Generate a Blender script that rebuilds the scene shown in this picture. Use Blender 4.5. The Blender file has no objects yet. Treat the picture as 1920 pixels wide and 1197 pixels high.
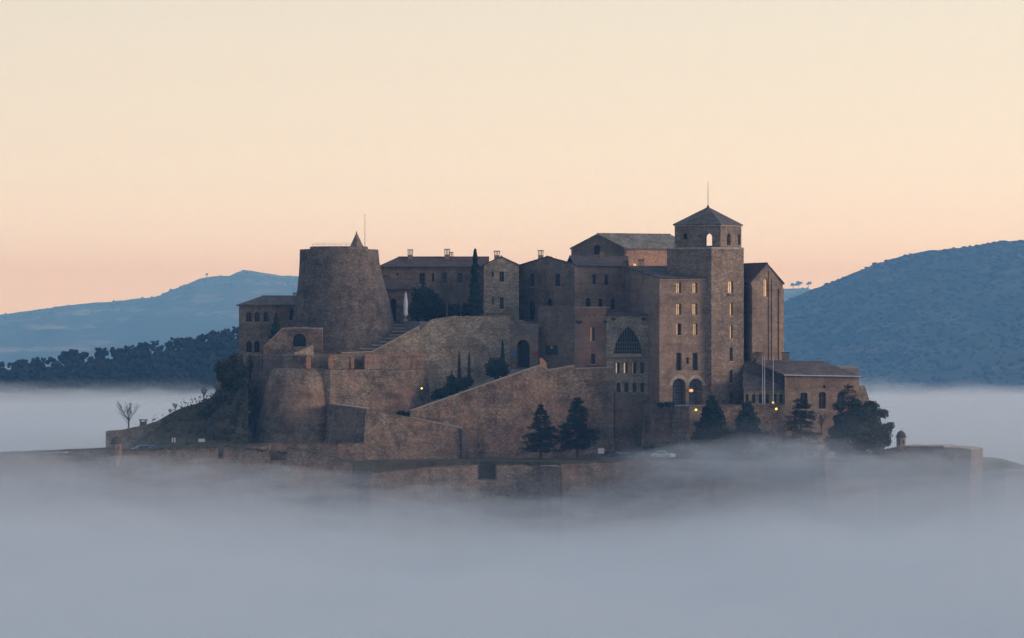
import bpy, math, random
import numpy as np
from mathutils import Vector, Matrix, noise
from mathutils.geometry import delaunay_2d_cdt

# ------------------------------------------------------------------ camera, sky, sun, exposure
F = 9000.0            # focal length in photograph pixels
ZC = 150.0             # camera height above the valley floor
sc = bpy.context.scene
COL = sc.collection
cam_d = bpy.data.cameras.new('camera'); cam = bpy.data.objects.new('camera', cam_d); COL.objects.link(cam)
cam.location = (0, 0, ZC); cam.rotation_euler = (math.radians(90), 0, 0)
cam_d.sensor_width = 36; cam_d.lens = 36*F/1920; cam_d.clip_start = 1; cam_d.clip_end = 40000
sc.camera = cam
SUN_EL, SUN_AZ = 4.0, 108.0      # azimuth clockwise from the view direction (+Y)
w = bpy.data.worlds.new('World'); sc.world = w; w.use_nodes = True
nt = w.node_tree; bg = nt.nodes['Background']
sky = nt.nodes.new('ShaderNodeTexSky'); sky.sky_type = 'NISHITA'; sky.sun_disc = False
sky.sun_elevation = math.radians(SUN_EL); sky.sun_rotation = math.radians(SUN_AZ); sky.altitude = 500
sky.dust_density = 2.0; sky.ozone_density = 3.0
tc = nt.nodes.new('ShaderNodeTexCoord'); sx = nt.nodes.new('ShaderNodeSeparateXYZ')
nt.links.new(tc.outputs['Generated'], sx.inputs[0])
asn = nt.nodes.new('ShaderNodeMath'); asn.operation = 'ARCSINE'; nt.links.new(sx.outputs[2], asn.inputs[0])
mr = nt.nodes.new('ShaderNodeMapRange'); mr.inputs[1].default_value = -math.pi/2; mr.inputs[2].default_value = math.pi/2
nt.links.new(asn.outputs[0], mr.inputs[0])
ramp = nt.nodes.new('ShaderNodeValToRGB'); nt.links.new(mr.outputs[0], ramp.inputs[0])
STOPS = [(-90, (.10, .11, .13)), (-4, (.32, .28, .25)), (0.0, (1.10, 1.01, .83)), (.8, (1.07, .965, .79)), (1.6, (.99, .875, .70)), (2.6, (.92, .81, .65)),
         (4.2, (.83, .76, .63)), (12, (.66, .69, .71)), (35, (.40, .50, .66)), (90, (.30, .40, .58))]
els = ramp.color_ramp.elements
while len(els) < len(STOPS): els.new(0.5)
for e, (d, c) in zip(els, STOPS): e.position = (d+90)/180; e.color = (*c, 1)
mixw = nt.nodes.new('ShaderNodeMix'); mixw.data_type = 'RGBA'; mixw.blend_type = 'ADD'; mixw.inputs[0].default_value = 0.05
# the twilight glow is strongest to the right of the view and dims smoothly all the way round
dotn = nt.nodes.new('ShaderNodeVectorMath'); dotn.operation = 'DOT_PRODUCT'; nt.links.new(tc.outputs['Generated'], dotn.inputs[0])
dotn.inputs[1].default_value = (math.sin(math.radians(60)), math.cos(math.radians(60)), 0)
glow = nt.nodes.new('ShaderNodeMath'); glow.operation = 'MULTIPLY_ADD'; nt.links.new(dotn.outputs['Value'], glow.inputs[0]); glow.inputs[1].default_value = .38/.81; glow.inputs[2].default_value = .62/.81
gm = nt.nodes.new('ShaderNodeVectorMath'); gm.operation = 'SCALE'; nt.links.new(ramp.outputs[0], gm.inputs[0]); nt.links.new(glow.outputs[0], gm.inputs['Scale'])
nt.links.new(gm.outputs[0], mixw.inputs[6]); nt.links.new(sky.outputs[0], mixw.inputs[7])
nt.links.new(mixw.outputs[2], bg.inputs[0]); bg.inputs[1].default_value = 1.0
sd = bpy.data.lights.new('sun', 'SUN'); sun = bpy.data.objects.new('sun', sd); COL.objects.link(sun)
sd.energy = 1.5; sd.angle = math.radians(22); sd.color = (1.0, .76, .64)
a, e_ = math.radians(SUN_AZ), math.radians(14)
sun.rotation_euler = Vector((math.sin(a)*math.cos(e_), math.cos(a)*math.cos(e_), math.sin(e_))).to_track_quat('Z', 'Y').to_euler()
sun.location = (200, -200, 300)
sc.view_settings.view_transform = 'Standard'; sc.view_settings.look = 'None'
sc.view_settings.exposure = 0.0; sc.view_settings.gamma = 1.0
sc.render.engine = 'CYCLES'
cy = sc.cycles
cy.volume_bounces = 4; cy.max_bounces = 8; cy.diffuse_bounces = 3; cy.glossy_bounces = 2
cy.use_denoising = True
cy.use_adaptive_sampling = True; cy.adaptive_threshold = 0.02

R = random.Random(7)
NR = np.random.default_rng(7)

# ------------------------------------------------------------------ helpers
def X(px, Y): return (px-960.0)/F*Y
def Zz(py, Y): return ZC+(598.5-py)/F*Y
def P(px, py, Y): return Vector((X(px, Y), Y, Zz(py, Y)))

class NT:
    def __init__(s, name):
        s.m = bpy.data.materials.new(name); s.m.use_nodes = True; s.t = s.m.node_tree; s.b = s.t.nodes['Principled BSDF']
        s.b.inputs['Specular IOR Level'].default_value = 0.15
    def n(s, k, **kw):
        o = s.t.nodes.new('ShaderNode'+k)
        for a, v in kw.items():
            if a.startswith('i_'):
                key = a[2:]; key = int(key) if key.isdigit() else key
                o.inputs[key].default_value = v
            else: setattr(o, a, v)
        return o
    def l(s, a, b): s.t.links.new(a, b)
    def coord(s, scale=(1, 1, 1)):
        t = s.n('TexCoord'); m = s.n('Mapping'); m.inputs['Scale'].default_value = scale; s.l(t.outputs['Object'], m.inputs[0]); return m.outputs[0]
    def ramp(s, fac, stops):
        r = s.n('ValToRGB'); s.l(fac, r.inputs[0]); els = r.color_ramp.elements
        while len(els) < len(stops): els.new(.5)
        for e, (p, c) in zip(els, stops): e.position = p; e.color = (*c, 1) if len(c) == 3 else c
        return r.outputs[0]
    def mix(s, fac, a, b, mode='MIX'):
        m = s.n('Mix', data_type='RGBA', blend_type=mode)
        for k, v in ((0, fac), (6, a), (7, b)):
            if hasattr(v, 'is_linked'): s.l(v, m.inputs[k])
            else: m.inputs[k].default_value = v if k == 0 else (*v, 1)
        return m.outputs[2]
    def noise(s, vec, scale, detail=4, rough=.55):
        o = s.n('TexNoise'); s.l(vec, o.inputs['Vector']); o.inputs['Scale'].default_value = scale
        o.inputs['Detail'].default_value = detail; o.inputs['Roughness'].default_value = rough; return o.outputs['Fac']

def mul(c, k): return tuple(min(1, v*k) for v in c)
def stone(name, base, warm, var=1.0, scale=2.0, stain=.55, streak=.35, rough=.95, pink=0.35):
    s = NT(name); v = s.coord((1, 1, 1.45)); scale *= 1.42; var *= .74; streak *= .5
    base = (base[0]*1.06, base[1]*1.05, base[2]*.98); warm = (warm[0]*1.06, warm[1]*1.03, warm[2]*.97)
    vo = s.n('TexVoronoi', feature='F1'); s.l(v, vo.inputs['Vector']); vo.inputs['Scale'].default_value = scale
    sep = s.n('SeparateColor'); s.l(vo.outputs['Color'], sep.inputs[0])
    c = s.ramp(sep.outputs[0], [(0, mul(base, 1-.55*var)), (.3, mul(base, 1-.22*var)), (.7, mul(base, 1+.12*var)), (.93, mul(base, 1+.45*var)), (1, mul(base, 1+.85*var))])
    cw = s.ramp(sep.outputs[1], [(0, mul(warm, .7)), (1, mul(warm, 1.2))])
    p = s.coord()
    n1 = s.ramp(s.noise(p, .16, 5, .6), [(.42, (0, 0, 0)), (.62, (1, 1, 1))])
    m1 = s.n('Math', operation='MULTIPLY'); s.l(n1, m1.inputs[0]); m1.inputs[1].default_value = pink
    c = s.mix(m1.outputs[0], c, cw)
    e = s.n('TexVoronoi', feature='DISTANCE_TO_EDGE'); s.l(v, e.inputs['Vector']); e.inputs['Scale'].default_value = scale
    mort = s.ramp(e.outputs['Distance'], [(0, (.62, .60, .58)), (.09, (1, 1, 1))])
    c = s.mix(.7, c, mort, 'MULTIPLY')
    n2 = s.ramp(s.noise(p, .35, 6, .65), [(.32, (1-stain,)*3), (.55, (1, 1, 1)), (.8, (1.0, .98, .95))])
    c = s.mix(1.0, c, n2, 'MULTIPLY')
    ps = s.coord((1, 1, .16))
    n3 = s.ramp(s.noise(ps, .7, 4, .6), [(.38, (1-streak,)*3), (.58, (1, 1, 1))])
    c = s.mix(1.0, c, n3, 'MULTIPLY')
    n4 = s.ramp(s.noise(s.coord((.09, .09, 1.0)), 1.1, 5, .6), [(.40, (.80, .80, .82)), (.60, (1.06, 1.05, 1.03))])     # uneven courses
    c = s.mix(.8, c, n4, 'MULTIPLY')
    n5 = s.ramp(s.noise(p, .055, 4, .6), [(.40, (.78, .79, .81)), (.58, (1.05, 1.03, 1.0))])     # broad weathering
    c = s.mix(.8, c, n5, 'MULTIPLY')
    s.l(c, s.b.inputs['Base Color']); s.b.inputs['Roughness'].default_value = rough
    h = s.mix(.5, mort, sep.outputs[2]); bm = s.n('Bump'); bm.inputs['Strength'].default_value = .55; bm.inputs['Distance'].default_value = .12
    s.l(h, bm.inputs['Height']); s.l(bm.outputs[0], s.b.inputs['Normal'])
    return s.m
def tile(name, base, var=.35):
    s = NT(name); p = s.coord()
    br = s.n('TexVoronoi', feature='F1'); s.l(s.coord((3.2, 3.2, 6)), br.inputs['Vector']); br.inputs['Scale'].default_value = 1.0
    sep = s.n('SeparateColor'); s.l(br.outputs['Color'], sep.inputs[0])
    c = s.ramp(sep.outputs[0], [(0, mul(base, 1-var)), (1, mul(base, 1+var))])
    n = s.ramp(s.noise(p, .5, 5), [(.35, mul((1, 1, 1), .6)), (.65, (1, 1, 1))])
    c = s.mix(1, c, n, 'MULTIPLY'); s.l(c, s.b.inputs['Base Color']); s.b.inputs['Roughness'].default_value = .9
    wv = s.n('TexWave', bands_direction='X'); s.l(p, wv.inputs['Vector']); wv.inputs['Scale'].default_value = 1.6; wv.inputs['Distortion'].default_value = .6
    bm = s.n('Bump'); bm.inputs['Strength'].default_value = .5; bm.inputs['Distance'].default_value = .08
    s.l(wv.outputs['Fac'], bm.inputs['Height']); s.l(bm.outputs[0], s.b.inputs['Normal']); return s.m
def plain(name, base, rough=.8, var=.25, scale=1.5, metal=0.0):
    s = NT(name); p = s.coord(); n = s.noise(p, scale, 4)
    c = s.ramp(n, [(.3, mul(base, 1-var)), (.7, mul(base, 1+var))]); s.l(c, s.b.inputs['Base Color'])
    s.b.inputs['Roughness'].default_value = rough; s.b.inputs['Metallic'].default_value = metal; return s.m
def leaf(name, base, var=.5, scale=.9):
    s = NT(name); p = s.coord(); n = s.noise(p, scale, 3)
    g = s.n('NewGeometry')
    c1 = s.ramp(n, [(.3, mul(base, 1-var)), (.7, mul(base, 1+var))])
    c2 = s.ramp(g.outputs['Random Per Island'], [(0, (.65, .65, .65)), (1, (1.25, 1.2, 1.1))])
    c = s.mix(1, c1, c2, 'MULTIPLY'); s.l(c, s.b.inputs['Base Color']); s.b.inputs['Roughness'].default_value = .8
    s.b.inputs['Specular IOR Level'].default_value = .1; return s.m
def emit(name, col, k):
    s = NT(name); s.b.inputs['Base Color'].default_value = (*mul(col, .6), 1); p = s.coord(); n = s.noise(p, 2.5, 2)
    c = s.ramp(n, [(.3, mul(col, .75)), (.7, col)]); s.l(c, s.b.inputs['Emission Color']); s.b.inputs['Emission Strength'].default_value = k; return s.m
def volume(name, col, dens, aniso=0.0, absorb=(0, 0, 0)):
    m = bpy.data.materials.new(name); m.use_nodes = True; t = m.node_tree
    for n in list(t.nodes):
        if n.type != 'OUTPUT_MATERIAL': t.nodes.remove(n)
    out = next(n for n in t.nodes if n.type == 'OUTPUT_MATERIAL'); v = t.nodes.new('ShaderNodeVolumePrincipled')
    v.inputs['Color'].default_value = (*col, 1); v.inputs['Density'].default_value = dens; v.inputs['Anisotropy'].default_value = aniso
    v.inputs['Absorption Color'].default_value = (*absorb, 1)
    t.links.new(v.outputs[0], out.inputs['Volume']); m.cycles.homogeneous_volume = True; return m

M = {
 'tower': stone('tower_rubble', (.20, .167, .15), (.24, .185, .155), 1.0, 2.0, .5, .35, pink=.3),
 'wall': stone('rampart_rubble', (.27, .215, .18), (.35, .22, .17), 1.0, 2.1, .55, .4, pink=.55),
 'pale': stone('pale_rubble', (.35, .30, .25), (.36, .28, .22), .9, 2.0, .4, .25, pink=.25),
 'house': stone('house_rubble', (.27, .215, .18), (.31, .22, .18), .75, 2.3, .4, .3, pink=.35),
 'ashlar': stone('ashlar_stone', (.34, .255, .205), (.37, .25, .20), .5, 1.9, .35, .3, pink=.45),
 'shaft': stone('belfry_rubble', (.30, .235, .195), (.33, .235, .19), .9, 1.9, .4, .25, pink=.3),
 'pinkplaster': stone('pink_plaster', (.40, .235, .19), (.42, .22, .18), .25, 2.5, .35, .3, pink=.4),
 'rose': stone('rose_rubble', (.44, .28, .22), (.46, .26, .20), .6, 2.0, .35, .2, pink=.5),
 'gate': stone('gate_stone', (.24, .20, .18), (.26, .19, .165), .5, 1.6, .35, .3, pink=.3),
 'coping': plain('coping_stone', (.40, .33, .27), .9, .3, 1.2),
 'redstone': stone('red_embrasure_stone', (.46, .25, .17), (.5, .25, .16), .4, 2.2, .3, .2, pink=.4),
 'roof': tile('roof_tiles', (.13, .095, .085)),
 'roofbrown': tile('brown_roof_tiles', (.17, .135, .12)),
 'shadeslab': tile('shade_toned_slab_roof', (.15, .135, .12)),  # slab colour lowered to carry the shade on the pyramid roof
 'dome': plain('weathered_dome_stone', (.075, .065, .055), .95, .35, 2),
 'slab': tile('stone_slab_roof', (.25, .225, .19)),
 'dark': plain('dark_glass_and_inner_shade', (.018, .020, .024), .25, .3),  # also the painted inner shade of slots, doorways, loopholes and recesses
 'bluepane': plain('sky_tinted_glass', (.16, .20, .25), .2, .25),  # reflected sky is put into the pane colour
 'frame': plain('window_timber', (.10, .075, .06), .7, .3),
 'iron': plain('wrought_iron', (.05, .05, .055), .6, .3),
 'bar': plain('painted_bar', (.20, .19, .185), .6, .15),
 'steel': plain('grey_steel', (.45, .46, .48), .45, .15),
 'white': plain('white_canvas', (.48, .50, .54), .8, .12),
 'lit': emit('lit_window', (1.0, .60, .28), .58),
 'lamp': emit('lamp_glow', (1.0, .72, .12), 2.5),
 'warm': emit('warm_bulb', (1.0, .50, .20), 1.1),
 'trunk': plain('bark', (.09, .07, .055), .95, .4, 3),
 'cedar': leaf('cedar_needles', (.030, .050, .040)),
 'bluecedar': leaf('blue_cedar_needles', (.045, .075, .075)),
 'pine': leaf('pine_needles', (.028, .042, .028)),
 'cypress': leaf('cypress_leaves', (.022, .038, .028)),
 'bush': leaf('shrub_leaves', (.065, .068, .042)),
 'twig': plain('bare_twigs', (.085, .072, .07), .95, .3, 3),
 'ivy': leaf('ivy_leaves', (.048, .058, .032)),
 'drygrass': leaf('dry_grass', (.10, .095, .055)),
 'wood': leaf('far_pine_crowns', (.018, .027, .020), .35, .05),
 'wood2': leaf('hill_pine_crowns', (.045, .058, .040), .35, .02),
 'sign': plain('panel_green', (.025, .055, .055), .5, .2),
 'yellow': plain('yellow_print', (.75, .50, .05), .6, .1),
 'red': plain('red_sign_paint', (.38, .03, .03), .5, .1),
 'blue': plain('blue_sign_paint', (.05, .17, .42), .5, .1),
 'carwhite': plain('pale_car_paint', (.55, .60, .66), .3, .06),
 'carblue': plain('blue_car_paint', (.10, .20, .32), .3, .06),
 'rubber': plain('tyre_rubber', (.025, .025, .027), .9, .2),
 'paving': plain('grey_paving', (.25, .24, .25), .9, .2, .8),
 'gravel': plain('terrace_gravel', (.24, .21, .18), .95, .3, .7),
}
def ground_mat(name, a, b, scale):
    s = NT(name); p = s.coord(); c = s.ramp(s.noise(p, scale, 8, .65), [(.35, a), (.65, b)]); s.l(c, s.b.inputs['Base Color'])
    s.b.inputs['Roughness'].default_value = 1
    bm = s.n('Bump'); bm.inputs['Strength'].default_value = .6; bm.inputs['Distance'].default_value = .6; s.l(s.noise(p, scale*6, 5), bm.inputs['Height']); s.l(bm.outputs[0], s.b.inputs['Normal']); return s.m
M['earth'] = ground_mat('valley_ground', (.05, .055, .03), (.13, .11, .07), .02)
M['slope'] = ground_mat('hillside_scrub', (.045, .05, .032), (.11, .095, .065), .25)
M['grass'] = ground_mat('grass_top', (.07, .066, .048), (.14, .12, .085), .4)
def hill_mat(name, a, b, f, sc_, terr=0.0):
    s = NT(name); p = s.coord(); n = s.noise(p, sc_, 8, .65)
    c = s.ramp(n, [(.38, a), (.66, b)])
    pt = s.coord((.25, .25, 3.0))
    t = s.ramp(s.noise(pt, sc_*2.2, 6, .6), [(.54, (0, 0, 0)), (.68, (terr,)*3)])
    c = s.mix(t, c, f); s.l(c, s.b.inputs['Base Color']); s.b.inputs['Roughness'].default_value = 1; return s.m
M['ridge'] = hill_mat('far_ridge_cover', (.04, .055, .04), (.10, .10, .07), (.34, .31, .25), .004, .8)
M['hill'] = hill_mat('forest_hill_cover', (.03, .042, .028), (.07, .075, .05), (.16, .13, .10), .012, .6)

M['woodfloor'] = hill_mat('wood_floor', (.014, .02, .015), (.028, .032, .024), (.04, .04, .03), .02, .3)

def link(o, parent=None):
    COL.objects.link(o)
    if parent is not None:
        o.parent = parent; o.matrix_parent_inverse = Matrix.Translation(-parent.location)   # every parent stands unrotated in world space
    return o
def mesh(name, vs, fs, mat, parent=None, smooth=False, loc=None):
    me = bpy.data.meshes.new(name); me.from_pydata([tuple(v) for v in vs], [], fs)
    me.materials.append(mat if not isinstance(mat, str) else M[mat])
    if smooth: me.polygons.foreach_set('use_smooth', [True]*len(me.polygons))
    me.update(); o = bpy.data.objects.new(name, me)
    if loc is not None: o.location = loc
    return link(o, parent)
def npmesh(name, v, f, mat, parent=None, smooth=False):
    me = bpy.data.meshes.new(name); k = f.shape[1]
    me.vertices.add(len(v)); me.vertices.foreach_set('co', v.astype(np.float32).ravel())
    me.loops.add(f.size); me.loops.foreach_set('vertex_index', f.astype(np.int32).ravel())
    me.polygons.add(len(f)); me.polygons.foreach_set('loop_start', np.arange(0, f.size, k, dtype=np.int32))
    me.polygons.foreach_set('loop_total', np.full(len(f), k, dtype=np.int32))
    if smooth: me.polygons.foreach_set('use_smooth', np.ones(len(f), dtype=bool))
    me.materials.append(M[mat] if isinstance(mat, str) else mat); me.update(calc_edges=True); me.validate()
    return link(bpy.data.objects.new(name, me), parent)
def tag(o, label=None, cat=None, group=None, kind=None):
    if label: o['label'] = label
    if cat: o['category'] = cat
    if group: o['group'] = group
    if kind: o['kind'] = kind
    return o
def thing(name, loc, label, cat, group=None):
    o = bpy.data.objects.new(name, None); o.location = loc; o.empty_display_size = .5; COL.objects.link(o)
    return tag(o, label, cat, group)

class MB:
    def __init__(s): s.v = []; s.f = []
    def add(s, vs, fs):
        b = len(s.v); s.v += [tuple(v) for v in vs]; s.f += [tuple(i+b for i in f) for f in fs]
    def box(s, x0, y0, z0, x1, y1, z1):
        s.add([(x0, y0, z0), (x1, y0, z0), (x1, y1, z0), (x0, y1, z0), (x0, y0, z1), (x1, y0, z1), (x1, y1, z1), (x0, y1, z1)],
              [(3, 2, 1, 0), (4, 5, 6, 7), (0, 1, 5, 4), (1, 2, 6, 5), (2, 3, 7, 6), (3, 0, 4, 7)])
    def obox(s, o, u, n, z0, z1, u0, u1, n0, n1):   # oriented box: o origin, u along, n outward (2D unit)
        pts = []
        for z in (z0, z1):
            for (a, b) in ((u0, n1), (u1, n1), (u1, n0), (u0, n0)):
                pts.append((o[0]+u[0]*a+n[0]*b, o[1]+u[1]*a+n[1]*b, z))
        s.add(pts, [(3, 2, 1, 0), (4, 5, 6, 7), (0, 1, 5, 4), (1, 2, 6, 5), (2, 3, 7, 6), (3, 0, 4, 7)])
    def tube(s, a, b, ra, rb, n=6):
        a, b = Vector(a), Vector(b); d = (b-a); 
        if d.length < 1e-6: return
        d.normalize(); t = d.orthogonal().normalized(); q = d.cross(t); vs = []
        for c, r in ((a, ra), (b, rb)):
            for i in range(n):
                an = 2*math.pi*i/n; vs.append(c+t*math.cos(an)*r+q*math.sin(an)*r)
        fs = [(i, (i+1) % n, n+(i+1) % n, n+i) for i in range(n)]
        fs += [tuple(range(n-1, -1, -1)), tuple(range(n, 2*n))]; s.add(vs, fs)
    def lathe(s, c, prof, n=24, close=True):   # prof: (r, z) or (r, z, dx)
        vs = []; 
        for pr in prof:
            dx = pr[2] if len(pr) > 2 else 0
            for i in range(n):
                an = 2*math.pi*i/n; vs.append((c[0]+dx+pr[0]*math.cos(an), c[1]+pr[0]*math.sin(an), c[2]+pr[1]))
        fs = []
        for k in range(len(prof)-1):
            for i in range(n): fs.append((k*n+i, k*n+(i+1) % n, (k+1)*n+(i+1) % n, (k+1)*n+i))
        if close: fs += [tuple(range(n-1, -1, -1)), tuple(range((len(prof)-1)*n, len(prof)*n))]
        s.add(vs, fs)
    def build(s, name, mat, parent=None, smooth=False, loc=None): return mesh(name, s.v, s.f, mat, parent, smooth, loc)

def inside(p, poly):
    x, y = p; c = False; j = len(poly)-1
    for i in range(len(poly)):
        xi, yi = poly[i]; xj, yj = poly[j]
        if (yi > y) != (yj > y) and x < (xj-xi)*(y-yi)/(yj-yi+1e-12)+xi: c = not c
        j = i
    return c
def area2(poly): return sum(poly[i-1][0]*poly[i][1]-poly[i][0]*poly[i-1][1] for i in range(len(poly)))
def tri(outer, holes):
    vs, es = [], []
    for lp in [outer]+holes:
        b = len(vs); vs += [Vector(p) for p in lp]; n = len(lp); es += [(b+i, b+(i+1) % n) for i in range(n)]
    ov, _, of, *_ = delaunay_2d_cdt(vs, es, [], 0, 1e-5)
    res = []
    for f in of:
        c = sum((ov[i] for i in f), Vector((0, 0)))/len(f)
        if inside(c, outer) and not any(inside(c, h) for h in holes): res.append(tuple(f))
    return [tuple(v) for v in ov], res

def hole_shape(u0, u1, z0, z1, style):
    w_ = u1-u0; m = (u0+u1)/2
    if style in ('arch', 'door', 'bigarch'):
        h = z1-w_/2; n = 8
        return [(u0, z0), (u1, z0)]+[(m+w_/2*math.cos(math.pi*i/n), h+w_/2*math.sin(math.pi*i/n)) for i in range(n+1)]
    if style == 'seg':      # shallow arch
        r = w_*.22; n = 4
        return [(u0, z0), (u1, z0)]+[(m+w_/2*math.cos(math.pi*i/n), z1-r+r*math.sin(math.pi*i/n)) for i in range(n+1)]
    if style == 'point':
        n = 7; hh = z1-z0
        L = [(u1-(w_/2)*(1-math.cos(t*math.pi/2))**1.0, z0+hh*(math.sin(t*math.pi/2))**.92) for t in [i/n for i in range(n+1)]]
        L = [(u1-(w_/2)*(t**2.3), z0+hh*t) for t in [i/n for i in range(n+1)]]
        Rr = [(2*m-x, z) for x, z in reversed(L[:-1])]
        return L+Rr
    return [(u0, z0), (u1, z0), (u1, z1), (u0, z1)]

class Facade:
    """vertical wall plane over plan edge a->b (left to right as seen from outside)"""
    def __init__(s, a, b, batter=0.0, zref=0.0):
        s.a = Vector(a); s.b = Vector(b); s.L = (s.b-s.a).length; s.u = (s.b-s.a)/s.L; s.n = Vector((s.u.y, -s.u.x)); s.bt = batter; s.zr = zref
    def p(s, u, z, d=0.0):
        q = s.a+s.u*u+s.n*(d+s.bt*max(0, s.zr-z)); return (q.x, q.y, z)
    def upx(s, px):
        k = (px-960.0)/F; den = s.u.x-k*s.u.y
        return (k*s.a.y-s.a.x)/den
    def uz(s, px, py):
        u = s.upx(px); Y = s.a.y+s.u.y*u; return u, Zz(py, Y)
    def rect(s, px0, px1, py0, py1):
        u0, z1 = s.uz(px0, py0); u1, _ = s.uz(px1, py0); um = s.upx((px0+px1)/2); Y = s.a.y+s.u.y*um
        if u0 > u1: u0, u1 = u1, u0
        return u0, u1, Zz(py1, Y), Zz(py0, Y)

def window(par, fc, r, style, depth, lit, name='window'):
    u0, u1, z0, z1 = r; w_ = u1-u0; h = z1-z0; d = -depth
    hs = hole_shape(*r, style); f = MB(); fw = min(.09, w_*.12)
    # frame: outline strip + mullion + transom
    cx, cz = (u0+u1)/2, (z0+z1)/2
    if style == 'slot':
        pts = [fc.p(u, z, d*.9) for u, z in hs]; o = mesh(name, pts, [tuple(range(len(pts)))], 'dark', par); return o  # slot closed by a near-black sheet painting its dark inside
    inner = [(cx+(u-cx)*(1-2*fw/w_), cz+(z-cz)*(1-2*fw/h)) for u, z in hs]; n = len(hs)
    vs = [fc.p(u, z, d+.06) for u, z in hs]+[fc.p(u, z, d+.06) for u, z in inner]+[fc.p(u, z, d+.0) for u, z in inner]
    f.add(vs, [(i, (i+1) % n, n+(i+1) % n, n+i) for i in range(n)]+[(n+i, n+(i+1) % n, 2*n+(i+1) % n, 2*n+i) for i in range(n)])
    if style in ('bigarch',):
        bars = [(u0+w_*t, z0, z0+h*(.97 if .25 < t < .75 else .80)) for t in (.2, .4, .6, .8)]
        for (u, za, zb) in bars: f.obox(fc.p(u, 0, d)[:2], fc.u, fc.n, za, zb, -.05, .05, .005, .05)
        for t in (.22, .46, .7): f.obox(fc.p(cx, 0, d)[:2], fc.u, fc.n, z0+h*t-.05, z0+h*t+.05, -w_/2+fw, w_/2-fw, .012, .055)
    elif style != 'door':
        f.obox(fc.p(cx, 0, d)[:2], fc.u, fc.n, z0+fw, z1-fw*1.5, -.045, .045, .005, .05)
        if h > 1.4: f.obox(fc.p(cx, 0, d)[:2], fc.u, fc.n, z0+h*.62, z0+h*.62+.06, -w_/2+fw, w_/2-fw, .01, .055)
    o = f.build(name, 'frame', par)
    pm = 'bluepane' if style == 'bigarch' else 'dark'
    if lit:
        cut = u0+w_*lit
        def clip(poly, left):
            out = []
            for i in range(len(poly)):
                p, q = poly[i-1], poly[i]; a_, b_ = (p[0] <= cut) == left, (q[0] <= cut) == left
                if a_ != b_: t = (cut-p[0])/(q[0]-p[0]); out.append((cut, p[1]+(q[1]-p[1])*t))
                if b_: out.append(q)
            return out
        for left, m_ in ((True, 'lit'), (False, pm)):
            c = clip(hs, left)
            if len(c) > 2:
                q = mesh('pane', [fc.p(u, z, d) for u, z in c], [tuple(range(len(c)))], m_, o)
                if left: q['label'] = 'glowing orange window pane'
    else:
        mesh('pane', [fc.p(u, z, d) for u, z in hs], [tuple(range(len(hs)))], pm, o)
    return o

def building(name, label, cat, plan, tops, pybot, openings=(), mat='house', gables={}, depth=.35, group=None, zbot=None, thru=1.2, sills=True, rough_top=0):
    """plan: (px, Y) left->right along the visible front, then round the back; tops: photograph y of each wall top (None: level with the first)"""
    pts = [Vector((X(p, y), y)) for p, y in plan]; n = len(pts)
    zt = []
    for (p, y), t in zip(plan, tops): zt.append(zt[0] if t is None else Zz(t, y))
    zb = Zz(pybot, plan[0][1]) if zbot is None else zbot
    c = sum(pts, Vector((0, 0)))/n
    root = thing(name, (c.x, c.y, zb), label, cat, group)
    wl = MB(); fcs = []; wins = []
    for i in range(n):
        fc = Facade(pts[i], pts[(i+1) % n]); fcs.append(fc)
        outer = [(0, zb), (fc.L, zb), (fc.L, zt[(i+1) % n])]+[(fc.L*t, z) for t, z in sorted(gables.get(i, []), reverse=True)]+[(0, zt[i])]
        holes = []
        for op in openings:
            if op[0] != i: continue
            r = fc.rect(*op[1:5]); st = op[5]; lit = op[6] if len(op) > 6 else 0
            hs = hole_shape(*r, 'arch' if st == 'open' else ('rect' if st == 'slot' else st)); holes.append(hs)
            dd = thru if st == 'open' else (op[7] if len(op) > 7 else depth)
            k = len(hs); vs = [fc.p(u, z) for u, z in hs]+[fc.p(u, z, -dd) for u, z in hs]
            wl.add(vs, [((j+1) % k, j, k+j, k+(j+1) % k) for j in range(k)])
            wins.append((fc, r, st, dd, lit))
        v2, f2 = tri(outer, holes)
        wl.add([fc.p(u, z) for u, z in v2], [f if area2([v2[q] for q in f]) > 0 else f[::-1] for f in f2])
    # closing top just under the roof
    wl.add([(p.x, p.y, z-.05) for p, z in zip(pts, zt)], [tuple(range(n))])
    wl.build('wall', mat, root)
    for fc, r, st, dd, lit in wins:
        if st == 'open': continue
        o = window(root, fc, r, st, dd, lit, 'door' if st == 'door' else 'window')
        if sills and st not in ('slot', 'door', 'bigarch'):
            s_ = MB(); s_.obox(fc.p((r[0]+r[1])/2, 0)[:2], fc.u, fc.n, r[2]-.14, r[2]-.003, -(r[1]-r[0])/2-.1, (r[1]-r[0])/2+.1, -.2, .09); s_.build('sill', 'coping', o)
    return root, fcs, pts, zt

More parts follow.
